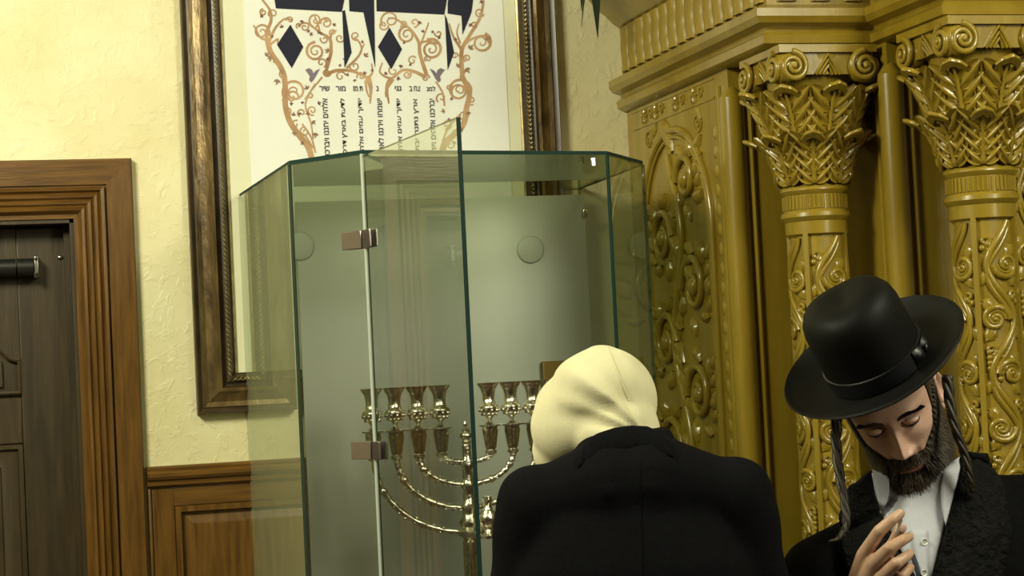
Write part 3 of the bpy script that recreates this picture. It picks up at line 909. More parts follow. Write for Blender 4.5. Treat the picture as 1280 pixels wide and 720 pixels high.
# relief carving in a flat strip: (s along width, -d out, z up)
def spiral(c, r, a0, turns, sgn, n=22, inner=0.1):
    out = []
    for i in range(n):
        t = i / (n - 1)
        rr = r * (1 - (1 - inner) * t ** 0.85)
        a = a0 + sgn * turns * 2 * pi * t
        out.append((c[0] + rr * cos(a), 0, c[1] + rr * sin(a)))
    return out
def leafrel(g, x, z, L, wd, ang, h=0.008):
    c, q = cos(ang), sin(ang)
    def fn(u, v):
        s = v * 2 - 1
        hw = wd * sin(pi * min(1, u * 0.92 + 0.06)) ** 0.8 * (1 - 0.28 * abs(sin(u * 9.5)))
        d = h * (1 - s * s) * (0.5 + 0.5 * sin(pi * u)) - 0.0025 * exp(-(s / 0.12) ** 2) + 0.0012 * cos((abs(s) * 1.2 + u * 3) * 2 * pi)
        a, b = u * L, s * hw
        return (x + a * c - b * q, -max(0, d) - 0.0004, z + a * q + b * c)
    g.grid(fn, 9, 7)
def grapes(g, x, z, r, rows=(3, 3, 3, 3, 2, 2, 1)):
    for i, n in enumerate(rows):
        for k in range(n):
            g.ball((x + (k - (n - 1) / 2) * r * 2.0, -r * 0.45, z - i * r * 1.75), (r, r, r * 1.05), 6, 8)
def vine_strip(W, H, rnd, r0=0.0086, P=0.26):
    g = MB(); gg = []
    n = int(H / 0.012)
    A = W * 0.30
    off = rnd.uniform(0, 0.1)
    for ph, rr in ((0, r0), (0.55, r0 * 0.75)):
        g.tube([(A * sin(2 * pi * (H * i / n + off) / P + ph), -0.004, H * i / n) for i in range(n + 1)], rr, 7)
    k = 0; z = P * 0.25 - off
    while z < H - 0.02:
        sg = 1 if k % 2 == 0 else -1
        if z > 0.03:
            cx = -sg * W * 0.17
            R = W * 0.35
            sp = spiral((cx, z), R, 0 if sg > 0 else pi, 1.55, sg * (1 if k % 3 else -1), 24)
            g.tube([(p[0], -0.005, p[2]) for p in sp], [r0 * (1.0 - 0.45 * i / 23) for i in range(24)], 7)
            sp = spiral((cx, z), R * 0.72, 0 if sg > 0 else pi, 1.1, sg * (1 if k % 3 else -1), 16)
            g.tube([(p[0], -0.0035, p[2]) for p in sp], r0 * 0.6, 6)
            g.ball((cx, -0.005, z), 0.007, 5, 7)
            leafrel(g, cx, z + R * 0.55, R * 1.2, W * 0.20, 1.57 + sg * 0.9)
            leafrel(g, cx, z - R * 0.55, R * 1.2, W * 0.20, -1.57 - sg * 0.7)
            leafrel(g, sg * W * 0.34, z + P * 0.10, W * 0.40, W * 0.17, 1.57 + sg * 0.5)
            leafrel(g, sg * W * 0.36, z - P * 0.06, W * 0.36, W * 0.16, -1.57 + sg * 0.3)
            sp = spiral((sg * W * 0.30, z + P * 0.22), W * 0.13, -1.2, 1.3, -sg, 14)
            g.tube([(p[0], -0.0045, p[2]) for p in sp], r0 * 0.65, 6)
            if k % 3 == 1:
                gg.append(MB()); grapes(gg[-1], sg * W * 0.20, z + P * 0.20, W * 0.072)
            else:
                gg.append(MB())
                for e in range(3): gg[-1].ball((sg * W * 0.27 + (e - 1) * 0.011, -0.003, z + P * 0.16 + (0.009 if e == 1 else 0)), 0.0085, 6, 8)
        z += P * 0.5; k += 1
    return g, gg

# columns with leafy capitals
RB, RSH = 0.083, 0.068
ZC0, ZC1, ZC2 = 1.966, 2.092, 2.44
def leaf_mesh(W, h, zb, out, npair):
    """acanthus leaf: rib, ridged side lobes over a plate, rounded tip folding outwards"""
    g = MB()
    def bell(z):
        t = max(0, min(1, (z - ZC1) / (ZC2 - ZC1))); return 0.077 + 0.050 * t ** 1.2
    hwf = lambda u: W * (0.66 + 0.34 * sin(pi * min(1, u * 0.95 + 0.05) ** 0.9)) * (1 if u < 0.75 else 1 - 0.45 * (u - 0.75) / 0.25)
    g.grid(lambda u, v: ((v * 2 - 1) * hwf(u) * 0.62, -0.002 - 0.008 * (1 - (v * 2 - 1) ** 2), u * h), 12, 9)
    g.tube([(0, -0.012 - 0.006 * i / 10, h * i / 10) for i in range(11)], [0.0070 - 0.003 * i / 10 for i in range(11)], 7)
    for k in range(npair):
        u = 0.04 + 0.84 * k / npair
        for sd in (-1, 1):
            for du, an, ln in ((0.0, 0.92, 1.22),):
                L_ = hwf(u) * ln
                a = pi / 2 - sd * an
                ca, sa = cos(a), sin(a)
                x0, z0 = sd * 0.004, (u + du) * h
                wd = h / npair * 0.60
                def fn(p, q, x0=x0, z0=z0, ca=ca, sa=sa, L_=L_, wd=wd):
                    s_ = q * 2 - 1
                    hw_ = wd * sin(pi * min(1, 0.12 + 0.82 * p)) ** 0.7
                    bend = 0.25 * L_ * p * p
                    d = 0.006 + (0.0135 * (0.5 + 0.5 * cos(2 * pi * s_ * 0.95)) + 0.004 * (1 - s_ * s_)) * (0.55 + 0.45 * sin(pi * min(1, p * 0.8 + 0.1))) + 0.004 * p
                    return (x0 + p * L_ * ca - s_ * hw_ * sa, -d, z0 + p * L_ * sa + s_ * hw_ * ca + bend)
                g.grid(fn, 8, 11)
    tw = W * 0.56
    def tipf(u, v):
        s_ = v * 2 - 1; a = u * 2.6
        r = 0.017 * (1 - 0.45 * s_ * s_) * (1 - 0.12 * abs(sin(s_ * 5)))
        return (s_ * tw * (1 - 0.15 * u), -0.012 - r * (1 - cos(a)), h * 0.94 + r * 1.2 * sin(a) - 0.010 * s_ * s_)
    g.grid(tipf, 9, 15)
    g.grid(lambda u, v: Vector(tipf(1, v)) + Vector((0, 0.010 * u, -0.012 * u)), 3, 15)
    def wrap(p):
        z = zb + p.z; t = max(0, min(1.1, p.z / h))
        r = bell(z) + out * t ** 1.6 - p.y + 0.020 * max(0, (t - 0.6) / 0.4) ** 1.5
        th = p.x / (bell(z) + out * t ** 1.6 + 0.012)
        return (r * sin(th), -r * cos(th), z)
    return g.warp(wrap)
lowleaf = leaf_mesh(0.050, 0.118, ZC1, 0.018, 4)
upleaf = leaf_mesh(0.058, 0.222, ZC1 + 0.02, 0.024, 6)
vol = MB()
sp = spiral((0, 0), 0.040, pi / 2, 2.2, -1, 46, 0.10)
vol.tube([(p[0], -0.004 - 0.012 * i / 45, p[2]) for i, p in enumerate(sp)], [0.0088 - 0.0040 * i / 45 for i in range(46)], 8)
vol.lathe([(0.001, -0.004), (0.034, -0.002), (0.040, 0.004), (0.038, 0.03)], 24)
vol.xf(Matrix.Identity(4))
nv = 46 * 8
vol.v[nv:] = [Vector((p.x, p.z, p.y)) for p in vol.v[nv:]]      # backing disc faces outwards
vol.ball((0, -0.015, 0), 0.008, 6, 8)
collar = MB()
collar.lathe([(0.070, ZC0 - 0.004), (0.080, ZC0), (0.080, ZC0 + 0.032), (0.084, ZC0 + 0.036), (0.090, ZC0 + 0.044), (0.089, ZC0 + 0.054), (0.083, ZC0 + 0.060), (0.080, ZC0 + 0.062),
              (0.080, ZC0 + 0.100), (0.084, ZC0 + 0.104), (0.089, ZC0 + 0.112), (0.087, ZC0 + 0.120), (0.078, ZC0 + 0.128)], 48)
for k in range(44):
    a = 2 * pi * k / 44
    collar.tube([(0.0805 * sin(a), -0.0805 * cos(a), ZC0 + 0.064), (0.0805 * sin(a), -0.0805 * cos(a), ZC0 + 0.099)], 0.0038, 6)
ZS0 = 0.62
rnd = random.Random(3)
strip, grp = vine_strip(2 * RSH * 0.76, ZC0 - ZS0 - 0.03, rnd)
bend = lambda p: ((RSH - p.y - 0.001) * sin(p.x / RSH), -(RSH - p.y - 0.001) * cos(p.x / RSH), p.z + ZS0 + 0.02)
strip.warp(bend)
for q in grp: q.warp(bend)
proto = {}
def sub(key, mb_, mt, par, mtx, angle=35, idx=0):
    kk = (key, idx)
    if kk not in proto:
        proto[kk] = mb_.mesh(key, angle)
    o = put(key, proto[kk], mt, par); o.matrix_local = mtx
    return o
def column(x, y):
    L0 = AT @ Matrix.Translation((x, y, 0))
    g = MB(); g.lathe([(RSH, ZS0), (RSH, ZC0)], 48)
    if 'shaft' not in proto: proto['shaft'] = g.mesh('column', 35)
    c = put('column', proto['shaft'], 'gold_ground', ark); c.matrix_local = L0
    I = Matrix.Identity(4); RZ = lambda a: Matrix.Rotation(a, 4, 'Z')
    sub('collar', collar, 'gold_wood', c, I)
    bl = MB(); bl.lathe([(0.074, ZC1 - 0.01), (0.078, ZC1 + 0.05), (0.085, ZC1 + 0.15), (0.105, ZC1 + 0.26), (0.125, ZC2 - 0.03), (0.125, ZC2)], 40)
    sub('bell', bl, 'gold_ground', c, I)
    ab = MB(); ab.box((-0.134, -0.134, ZC2 - 0.020), (0.134, 0.134, ZC2)); ab.box((-0.122, -0.122, ZC2 - 0.075), (0.122, 0.122, ZC2 - 0.02))
    sub('abacus', ab, 'gold_wood', c, I)
    for k in range(4):
        R = RZ(k * pi / 2)
        for a in (0, pi / 4):
            sub('acanthus_leaf', lowleaf, 'gold_wood', c, R @ RZ(a + pi / 8), 180)
            sub('tall_acanthus_leaf', upleaf, 'gold_wood', c, R @ RZ(a), 180)
        for s in (-1, 1):
            sub('volute', vol, 'gold_wood', c, R @ Matrix.Translation((s * 0.098, -0.128, ZC2 - 0.056)) @ Matrix.Diagonal((-s, 1, 1, 1)), 50)
        fl = MB()
        for q in range(3): fl.tube([(-0.034 + q * 0.011, -0.122, ZC2 - 0.075), (0, -0.130, ZC2 - 0.026 - q * 0.014), (0.034 - q * 0.011, -0.122, ZC2 - 0.075)], 0.005, 6)
        sub('fleuron', fl, 'gold_wood', c, R)
        sub('carved_vine', strip, 'gold_wood', c, R, 60)
        for qi, q in enumerate(grp): sub('grape_cluster', q, 'gold_wood', c, R, 180, qi)
        fb = MB(); fb.box((-0.0065, -RSH - 0.012, ZS0), (0.0065, -RSH + 0.01, ZC0))
        sub('fillet', fb, 'gold_wood', c, R @ RZ(pi / 4))
    bs = MB(); bs.lathe([(0.11, 0.45), (0.11, 0.50), (0.10, 0.53), (0.085, 0.55), (0.095, 0.58), (0.085, 0.61), (0.076, 0.63)], 40); bs.box((-0.13, -0.13, 0), (0.13, 0.13, 0.45))
    sub('pedestal', bs, 'gold_wood', c, I)
    return c
column(0.447, -1.10)
column(0.710, -1.49)

# carved side panel: arched frame with big scrolling vine, small rosette panel above
def side(p): return (AX + p.y, -p.x, p.z)          # local x runs from the wall outwards, -y is out of the panel
y0s, y1s, zs, zap = 0.115, 0.70, 2.02, 2.33
ym = (y0s + y1s) / 2; hw = (y1s - y0s) / 2
arc = [(y0s, zs)] + [(ym - hw * cos(pi * i / 24), zs + (zap - zs) * sin(pi * i / 24)) for i in range(25)] + [(y1s, zs)]
g = MB()
for r, k in ((0.011, 0.0), (0.006, 0.022)):
    pts = [(y0s + k, -0.004, 0.62)] + [(ym + (a - ym) * (1 - k / hw), -0.004, zs + (b - zs) * (1 - k / (zap - zs))) for a, b in arc] + [(y1s - k, -0.004, 0.62)]
    g.tube(pts, r, 8)
g.warp(side); g.xf(AT).build('arch_moulding', 'gold_wood', ark, angle=60)
g = MB(); gg = MB()
Wp = 2 * hw - 0.08
n = 110; H0, H1 = 0.66, 2.26; P = 0.62
A = Wp * 0.10
g.tube([(ym + A * sin(2 * pi * (H0 + (H1 - H0) * i / n) / P), -0.006, H0 + (H1 - H0) * i / n) for i in range(n + 1)], 0.013, 8)
k = 0; z = H0 + 0.12
while z < H1 - 0.08:
    sg = 1 if k % 2 else -1
    room = 1.0 if z < zs else sqrt(max(0.1, 1 - ((z - zs) / (zap - zs)) ** 2)) * 0.92
    R = 0.098 * room
    cx = ym + sg * Wp * 0.25 * room
    sp = spiral((cx, z), R, pi if sg > 0 else 0, 1.7, -sg, 34)
    g.tube([(p[0], -0.008, p[2]) for p in sp], [0.013 - 0.006 * i / 33 for i in range(34)], 8)
    g.ball((cx, -0.008, z), (0.026, 0.018, 0.026), 8, 12)
    for e in range(7):
        a = 2 * pi * e / 7 + k
        leafrel(g, cx + R * 0.96 * cos(a), z + R * 0.96 * sin(a), 0.062, 0.024, a + 0.9 * sg, 0.018)
    for e in range(4):
        leafrel(g, cx + sg * R * 0.9, z + (e - 1.5) * 0.05, 0.075, 0.022, (0.5 if sg > 0 else pi - 0.5), 0.016)
    leafrel(g, ym + A * sin(2 * pi * z / P), z + 0.09, 0.13, 0.034, 1.57 + sg * 0.6, 0.018)
    leafrel(g, ym + A * sin(2 * pi * z / P), z - 0.06, 0.11, 0.030, -1.57 - sg * 0.5, 0.016)
    z += 0.155; k += 1
g.warp(side); g.xf(AT).build('carved_scrollwork', 'gold_wood', ark, angle=60)
g = MB()
g.box((0.05, -0.003, 2.372), (0.76, 0.0, 2.378)); g.box((0.05, -0.003, 2.426), (0.76, 0.0, 2.430))
for cxr in (0.17, 0.27, 0.45, 0.6):
    for e in range(8):
        a = 2 * pi * e / 8
        leafrel(g, cxr, 2.402, 0.026, 0.007, a, 0.007)
    sp = spiral((cxr + 0.055, 2.402), 0.02, 0, 1.5, 1, 16); g.tube([(p[0], -0.002, p[2]) for p in sp], 0.003, 5)
for cxr in (0.20, 0.62):
    sp = spiral((cxr, 2.325), 0.034, 0, 1.8, 1 if cxr < 0.4 else -1, 22); g.tube([(p[0], -0.002, p[2]) for p in sp], 0.004, 5)
    leafrel(g, cxr + 0.03, 2.33, 0.06, 0.016, 0.7 if cxr < 0.4 else 2.4)
g.warp(side); g.xf(AT).build('rosette_band', 'gold_wood', ark, angle=60)
bd = MB(); bd.ball((0, 0, 0), (0.005, 0.016, 0.020), 6, 8)
bo = None
for k in range(30):
    z = 2.28 - k * 0.054
    mt_ = AT @ Matrix.Translation((AX, -0.745, z))
    if bo is None:
        bo = bd.build('bead', 'gold_wood', ark); bo.matrix_local = mt_
    else: again(bo, mtx=mt_)
# carved board beyond the second column
g, gg = vine_strip(0.12, 2.36 - 0.5, random.Random(5), 0.007, 0.34)
for q in [g] + gg: q.warp(lambda p: (0.985 + p.x, -1.2515 + p.y, 0.5 + p.z)); q.xf(AT)
g.build('carved_board', 'gold_wood', ark, angle=60); 
for q in gg: q.build('grape_cluster', 'gold_wood', ark, angle=180)
for x in (0.905, 1.065):
    MB().box((x - 0.008, -1.266, 0.45), (x + 0.008, -1.25, 2.40)).xf(AT).build('fillet', 'gold_wood', ark, bevel=0.004)

# plant spilling from the top of the ark
plant = empty('trailing_plant', (0.30, -0.25, 2.87))
tag(plant, 'dark green trailing plant lying on top of the carved ark', 'plant')
def leaf3(p, d, L, wd, droop):
    g = MB(); p = Vector(p); d = Vector(d).normalized(); sd = d.cross(Vector((0, 0, 1))).normalized()
    def fn(u, v):
        s = v * 2 - 1
        c = p + d * L * u * (1 - 0.3 * u) + Vector((0, 0, -droop * u * u + 0.06 * sin(pi * u)))
        return c + sd * s * wd * sin(pi * (0.08 + 0.9 * u)) + Vector((0, 0, 0.3 * abs(s) * wd))
    g.grid(fn, 10, 5); return g
pz = random.Random(4)
for i in range(12):
    a = pz.uniform(2.2, 4.2) if i else 3.14
    b = (-0.02 + pz.uniform(-0.02, 0.03), pz.uniform(-0.05, 0.05), 0.03)
    leaf3(b if i else (-0.03, 0.03, 0.03), (cos(a), sin(a) * 0.4, 0), pz.uniform(0.16, 0.20) if i else 0.22, 0.024, pz.uniform(0.06, 0.16) if i else 0.235).build('leaf', 'plant_leaf', plant, angle=180)
for b, d, L_, wd, dr in (((-0.115, 0.06, 0.02), (-0.45, -0.9, 0), 0.09, 0.026, 0.26), ((-0.12, 0.10, 0.02), (-0.8, -0.6, 0), 0.09, 0.022, 0.17), ((-0.115, 0.02, 0.02), (-0.3, -0.9, 0), 0.08, 0.022, 0.15)):
    leaf3(b, d, L_, wd, dr).build('leaf', 'plant_leaf', plant, angle=180)
MB().lathe([(0.05, 0), (0.07, 0.06), (0.072, 0.07), (0.06, 0.065), (0.045, 0.02)], 18, c=(0.06, 0, 0)).build('pot', 'stone_base', plant)
# ------------------------------------------------------------------ people
def person_frame(px, d):
    p = at(px, 600, d)
    Mx = Matrix.Translation((p.x, p.y, 0)) @ Matrix.Rotation(-YAW, 4, 'Z')
    inv = Mx.inverted()
    return p, (lambda x, y, dd: inv @ at(x, y, dd))

def mesh_to_mb(me, g):
    g.add([v.co.copy() for v in me.vertices], [tuple(p.vertices) for p in me.polygons])

def drape(bvh, x, z, off):
    h = bvh.ray_cast(Vector((x, -2, z)), Vector((0, 1, 0)))
    return Vector((x, (h[0].y if h[0] else 0.0) - off, z))

# ---- man in the black hat
DH = 3.5
pr, L = person_frame(1160, DH)
man = empty('person', (pr.x, pr.y, 0), -YAW)
tag(man, 'bearded person in a black brimmed hat and dark coat, fingers raised to the beard', 'person')
nb = L(1168, 640, 3.53)
shL = L(1024, 718, 3.54); shR = L(1318, 640, 3.52)
cx = nb.x
vm = MB()
vm.loft([(cx + 0.0, 0.02, 0.42, 0.235, 0.185), (cx, 0.02, 0.70, 0.215, 0.165), (cx, 0.02, 0.95, 0.20, 0.150), (cx, 0.02, 1.12, 0.205, 0.150),
         (cx + 0.005, 0.02, 1.24, 0.205, 0.140, 0.15), (cx + 0.01, 0.025, 1.33, 0.165, 0.115, 0.2), (cx + 0.012, 0.03, 1.40, 0.105, 0.085, 0.2), (cx + 0.012, 0.04, 1.45, 0.070, 0.068, 0.15)], 36, 2.3)
vm.capsule(shL, nb + Vector((-0.03, 0.01, -0.03)), 0.072, 0.075)
vm.capsule(shR, nb + Vector((0.04, 0.01, -0.01)), 0.072, 0.075)
elL = Vector((shL.x - 0.015, shL.y - 0.09, 1.00)); wrL = L(1050, 800, 3.30)
vm.capsule(shL, elL, 0.072, 0.058); vm.capsule(elL, wrL, 0.058, 0.046)
elR = Vector((shR.x + 0.05, shR.y - 0.02, 1.06)); wrR = Vector((shR.x + 0.02, -0.20, 0.86))
vm.capsule(shR, elR, 0.072, 0.060); vm.capsule(elR, wrR, 0.060, 0.048)
coat_me = remesh(vm, 0.009, 8)
for v in coat_me.vertices:      # soft cloth folds
    c = v.co
    v.co = c + Vector((0, 0.004 * sin(c.x * 38 + c.z * 17) * sin(c.z * 9), 0))
coat = put('coat', coat_me, 'coat_cloth', man)
bm = bmesh.new(); bm.from_mesh(coat_me); bvh = BVHTree.FromBMesh(bm); bm.free()

def strip_patch(name, mt, e0, e1, off, n=26, k=8, par=man, th=0.004, bulge=0.0, dd=3.40):
    """patch draped on the coat between two photo polylines"""
    def along(e, t):
        q = t * (len(e) - 1); i = min(int(q), len(e) - 2); f = q - i
        return (e[i][0] + (e[i + 1][0] - e[i][0]) * f, e[i][1] + (e[i + 1][1] - e[i][1]) * f)
    g = MB()
    def fn(u, v):
        a = along(e0, u); b = along(e1, u)
        p = L(a[0] + (b[0] - a[0]) * v, a[1] + (b[1] - a[1]) * v, dd)
        q = drape(bvh, p.x, p.z, off + bulge * sin(pi * v))
        return q
    g.grid(fn, n, k)
    o = g.build(name, mt, par, angle=180)
    s = o.modifiers.new('thick', 'SOLIDIFY'); s.thickness = th; s.offset = 0
    return o
strip_patch('shirt', 'shirt', [(1098, 596), (1110, 640), (1128, 690), (1146, 745)], [(1214, 580), (1196, 620), (1176, 680), (1152, 745)], 0.006, k=14, bulge=0.004)
strip_patch('shirt_collar', 'shirt', [(1101, 590), (1104, 612), (1110, 642)], [(1122, 600), (1122, 620), (1118, 634)], 0.022, 10, 5)
strip_patch('shirt_collar', 'shirt', [(1188, 590), (1180, 615), (1179, 636), (1182, 658)], [(1216, 572), (1205, 598), (1194, 626), (1186, 652)], 0.022, 12, 5)
strip_patch('shirt_placket', 'shirt', [(1141, 664), (1142, 690), (1147, 745)], [(1160, 664), (1158, 690), (1153, 745)], 0.0125, 10, 4)
for px, py in ((1155, 677), (1151, 714)):
    p = L(px, py, 3.40); q = drape(bvh, p.x, p.z, 0.016)
    g = MB(); g.lathe([(0.001, 0.002), (0.004, 0.002), (0.0055, 0.0035), (0.0062, 0.001), (0.006, 0)], 14)
    g.xf(Matrix.Translation(q) @ Matrix.Rotation(pi / 2, 4, 'X')); g.build('shirt_button', 'button', man)
strip_patch('coat_lapel', 'plush', [(1218, 566), (1206, 598), (1186, 650), (1154, 738), (1140, 790)], [(1246, 570), (1262, 610), (1262, 670), (1236, 745), (1200, 800)], 0.020, 40, 16, th=0.012, bulge=0.008)
strip_patch('coat_lapel', 'plush', [(1098, 592), (1104, 625), (1124, 690), (1148, 745), (1140, 790)], [(1072, 612), (1058, 650), (1064, 710), (1085, 765), (1100, 800)], 0.018, 40, 12, th=0.010, bulge=0.006)
strip_patch('waistcoat_edge', 'navy_trim', [(1136, 690), (1141, 712), (1148, 745)], [(1140, 690), (1147, 712), (1152, 745)], 0.016, 8, 3)
# fur tufts on the collar
g = MB()
rn = random.Random(11)
for i in range(2600):
    t = rn.random(); s = rn.random()
    px = 1208 - 60 * t + s * (42 + 30 * sin(pi * t)); py = 590 + 160 * t
    p = L(px, py, 3.4); q = drape(bvh, p.x, p.z, 0.026)
    d = Vector((rn.uniform(-1, 1), rn.uniform(-1.2, -0.3), rn.uniform(-1, 0.4))).normalized() * rn.uniform(0.006, 0.012)
    w = Vector((rn.uniform(-1, 1), 0, rn.uniform(-1, 1))).normalized() * 0.0013
    g.add([q - w, q + w, q + d], [(0, 1, 2)])
tag(g.build('fur_tufts', 'plush', man, smooth=False), kind='stuff')

# head
HM = Matrix.Rotation(radians(-25), 4, 'Y') @ Matrix.Rotation(radians(24), 4, 'X') @ Matrix.Rotation(radians(-20), 4, 'Z') @ Matrix.Scale(1.06, 4)
eye_mid = L(1117, 536, 3.42)
HC = eye_mid - (HM @ Vector((0, -0.092, 0.0)))
HX = Matrix.Translation(HC) @ HM
TAB = [(-0.128, 0.020, 0.066, 0.030), (-0.122, 0.034, 0.080, 0.046), (-0.112, 0.045, 0.087, 0.055), (-0.098, 0.054, 0.089, 0.062), (-0.08, 0.061, 0.090, 0.072), (-0.06, 0.066, 0.090, 0.084),
       (-0.03, 0.071, 0.091, 0.096), (0.0, 0.074, 0.092, 0.102), (0.025, 0.0765, 0.093, 0.104), (0.05, 0.075, 0.085, 0.100), (0.08, 0.063, 0.068, 0.083), (0.10, 0.044, 0.053, 0.058), (0.112, 0.022, 0.026, 0.030), (0.116, 0.004, 0.004, 0.004)]
G = lambda x, z, cx_, cz_, sx, sz: exp(-((x - cx_) / sx) ** 2 - ((z - cz_) / sz) ** 2)
NOSE = [(-0.064, 0.0, 0.010), (-0.058, 0.012, 0.012), (-0.050, 0.026, 0.0120), (-0.044, 0.028, 0.0105), (-0.034, 0.022, 0.0085), (-0.018, 0.015, 0.0075), (-0.002, 0.009, 0.0075), (0.010, 0.006, 0.009), (0.022, 0.002, 0.011), (0.03, 0, 0.012)]
def face_point(x, y, z):
    """relief of the face on the smooth head form"""
    if y > 0: return Vector((x, y, z))
    fr = min(1, -y / 0.05)
    d = 0.0
    if -0.064 < z < 0.03:
        h, s = interp(NOSE, z); d += h * exp(-(x / s) ** 2)
    for sd in (-1, 1):
        d += 0.010 * G(x, z, sd * 0.0135, -0.051, 0.0058, 0.0065)
        d -= 0.0135 * G(x, z, sd * 0.030, 0.000, 0.019, 0.0115)
        d += 0.0075 * G(x, z, sd * 0.030, 0.019, 0.024, 0.0075)
        d -= 0.0050 * G(x, z, sd * 0.0175, 0.000, 0.008, 0.010)
        d += 0.0050 * G(x, z, sd * 0.046, -0.026, 0.019, 0.015)
        d -= 0.0045 * G(x, z, sd * 0.044, -0.068, 0.014, 0.022)
        d += 0.0055 * G(x, z, sd * 0.031, -0.0035, 0.014, 0.0085)
        d -= 0.0030 * G(x, z, sd * 0.022, -0.062, 0.005, 0.012)
    d += 0.0055 * G(x, z, 0, -0.0775, 0.021, 0.0045) + 0.0065 * G(x, z, 0, -0.0885, 0.018, 0.0052) - 0.0045 * G(x, z, 0, -0.083, 0.024, 0.0018)
    d -= 0.003 * G(x, z, 0, -0.098, 0.02, 0.005) + 0.0018 * G(x, z, 0, -0.068, 0.004, 0.006)
    d += 0.006 * G(x, z, 0, -0.112, 0.017, 0.012)
    return Vector((x, y - d * fr, z))
def head_form(u, v):
    """u 0..1 bottom to top, v around"""
    z = -0.128 + 0.244 * u
    wv, f, b = interp(TAB, z)
    a = 2 * pi * v
    c, q = sin(a), -cos(a)
    pw = 0.90
    x = math.copysign(abs(c) ** pw, c) * wv
    y = math.copysign(abs(q) ** pw, q) * (f if q < 0 else b)
    return face_point(x, y, z)
NU, NV = 130, 150
hb = MB()
# denser columns over the face
def head_v(v):
    return head_form(v[0], v[1])
vmap = lambda t: t - 0.85 * sin(2 * pi * t) / (2 * pi)
hb.cur = 0
hb.grid(lambda u, v: head_form(u, vmap(v)), NU, NV, closev=True)
nh = len(hb.v)
# lips tinted: separate material index on the mouth faces
for i, f in enumerate(hb.f):
    c = sum((hb.v[k] for k in f), Vector()) / 4
    if c.y < -0.06 and abs(c.x) < 0.024 and -0.0945 < c.z < -0.0735 and abs(c.x) < 0.026 * (1 - ((c.z + 0.083) / 0.0125) ** 2) + 0.003:
        hb.mi[i] = 2
# closed-down eyelids
def lid(sd):
    c = Vector((sd * 0.031, -0.0795, -0.0015))
    s = len(hb.v)
    hb.cur = 0
    hb.grid(lambda u, v: c + Vector(((v - 0.5) * 2 * 0.0150, -sqrt(max(0, 1 - ((v - 0.5) * 2) ** 2)) * (0.0085 + 0.0035 * sin(pi * u)), 0.0075 - 0.0110 * u * max(0.02, 1 - ((v - 0.5) * 2) ** 2) ** 0.7 - 0.005 * ((v - 0.5) * 2) ** 2)), 9, 13)
lid(-1); lid(1)
# ears
def ear(sd):
    hb.cur = 0
    def fn(u, v):
        a = 2 * pi * v
        r = 0.25 + 0.75 * u
        e = Vector((0, 0.019 * r * cos(a) * (1 - 0.2 * sin(a)), 0.033 * r * sin(a)))
        rim = 0.010 * exp(-((u - 0.82) / 0.16) ** 2) + 0.002 - 0.004 * exp(-(u / 0.4) ** 2)
        return Vector((sd * (0.0725 + rim + 0.30 * (e.y + 0.014)), 0.018 + e.y, -0.014 + e.z))
    hb.grid(fn, 9, 26, closev=True)
    hb.ball((sd * 0.0765, 0.008, -0.043), (0.005, 0.007, 0.010), 8, 10)
ear(-1); ear(1)
hb.xf(HX)
# neck, torso and limbs under the clothes
hb.cur = 0
hb.capsule(HX @ Vector((0, 0.03, -0.06)), nb + Vector((0.0, 0.03, -0.02)), 0.056, 0.062, 24)
hb.loft([(cx, 0.02, 0.85, 0.15, 0.10), (cx, 0.02, 1.1, 0.16, 0.11), (cx, 0.02, 1.3, 0.15, 0.09), (cx, 0.03, 1.38, 0.06, 0.06)], 20)
for sd in (-1, 1):
    hb.capsule((cx + sd * 0.09, 0.02, 0.86), (cx + sd * 0.10, 0.03, 0.50), 0.08, 0.055); hb.capsule((cx + sd * 0.10, 0.03, 0.50), (cx + sd * 0.10, 0.04, 0.08), 0.052, 0.036)
# hand raised to the beard
hv = MB()
def chain(pts, rr):
    P = [L(*p) for p in pts]
    for a, b, r0, r1 in zip(P, P[1:], rr, rr[1:]): hv.capsule(a, b, r0, r1, 12)
    return P
FI = chain([(1079, 694, 3.245), (1099, 664, 3.215), (1115, 650, 3.213), (1125, 642, 3.222)], [0.0125, 0.0112, 0.0100, 0.0088])
FM = chain([(1090, 706, 3.228), (1112, 685, 3.200), (1127, 676, 3.205), (1136, 671, 3.222)], [0.0125, 0.0112, 0.0098, 0.0086])
FR = chain([(1103, 720, 3.222), (1121, 704, 3.195), (1131, 697, 3.203), (1137, 692, 3.220)], [0.0118, 0.0106, 0.0094, 0.0082])
FP = chain([(1116, 736, 3.226), (1128, 721, 3.205), (1134, 714, 3.212), (1138, 709, 3.226)], [0.0105, 0.0095, 0.0086, 0.0075])
TH = chain([(1082, 742, 3.285), (1102, 704, 3.285), (1118, 678, 3.268), (1125, 660, 3.248)], [0.017, 0.0135, 0.0115, 0.0095])
wr = L(1052, 790, 3.30)
for k in (FI, FM, FR, FP): hv.capsule(wr + (k[0] - wr) * 0.1, k[0], 0.020, 0.0125, 12)
hv.capsule(wr, TH[0], 0.022, 0.016, 12)
hv.capsule(wr, elL, 0.026, 0.036, 14)
hand_me = remesh(hv, 0.0024, 5)
hb.cur = 1
mesh_to_mb(hand_me, hb)
body = hb.build('body', ['skin', 'skin_hand', 'lip'], man, angle=180)
# nails
for P, w_ in ((TH, 0.006),):
    t = (P[3] - P[2]).normalized()
    g = MB(); g.ball((0, 0, 0), (w_, 0.002, 0.008), 8, 10)
    g.xf(Matrix.Translation(P[3] + Vector((0.004, -0.0075, 0))) @ Matrix.Rotation(atan2(t.x, t.z), 4, 'Y'))
    g.build('thumb_nail', 'nail', man)
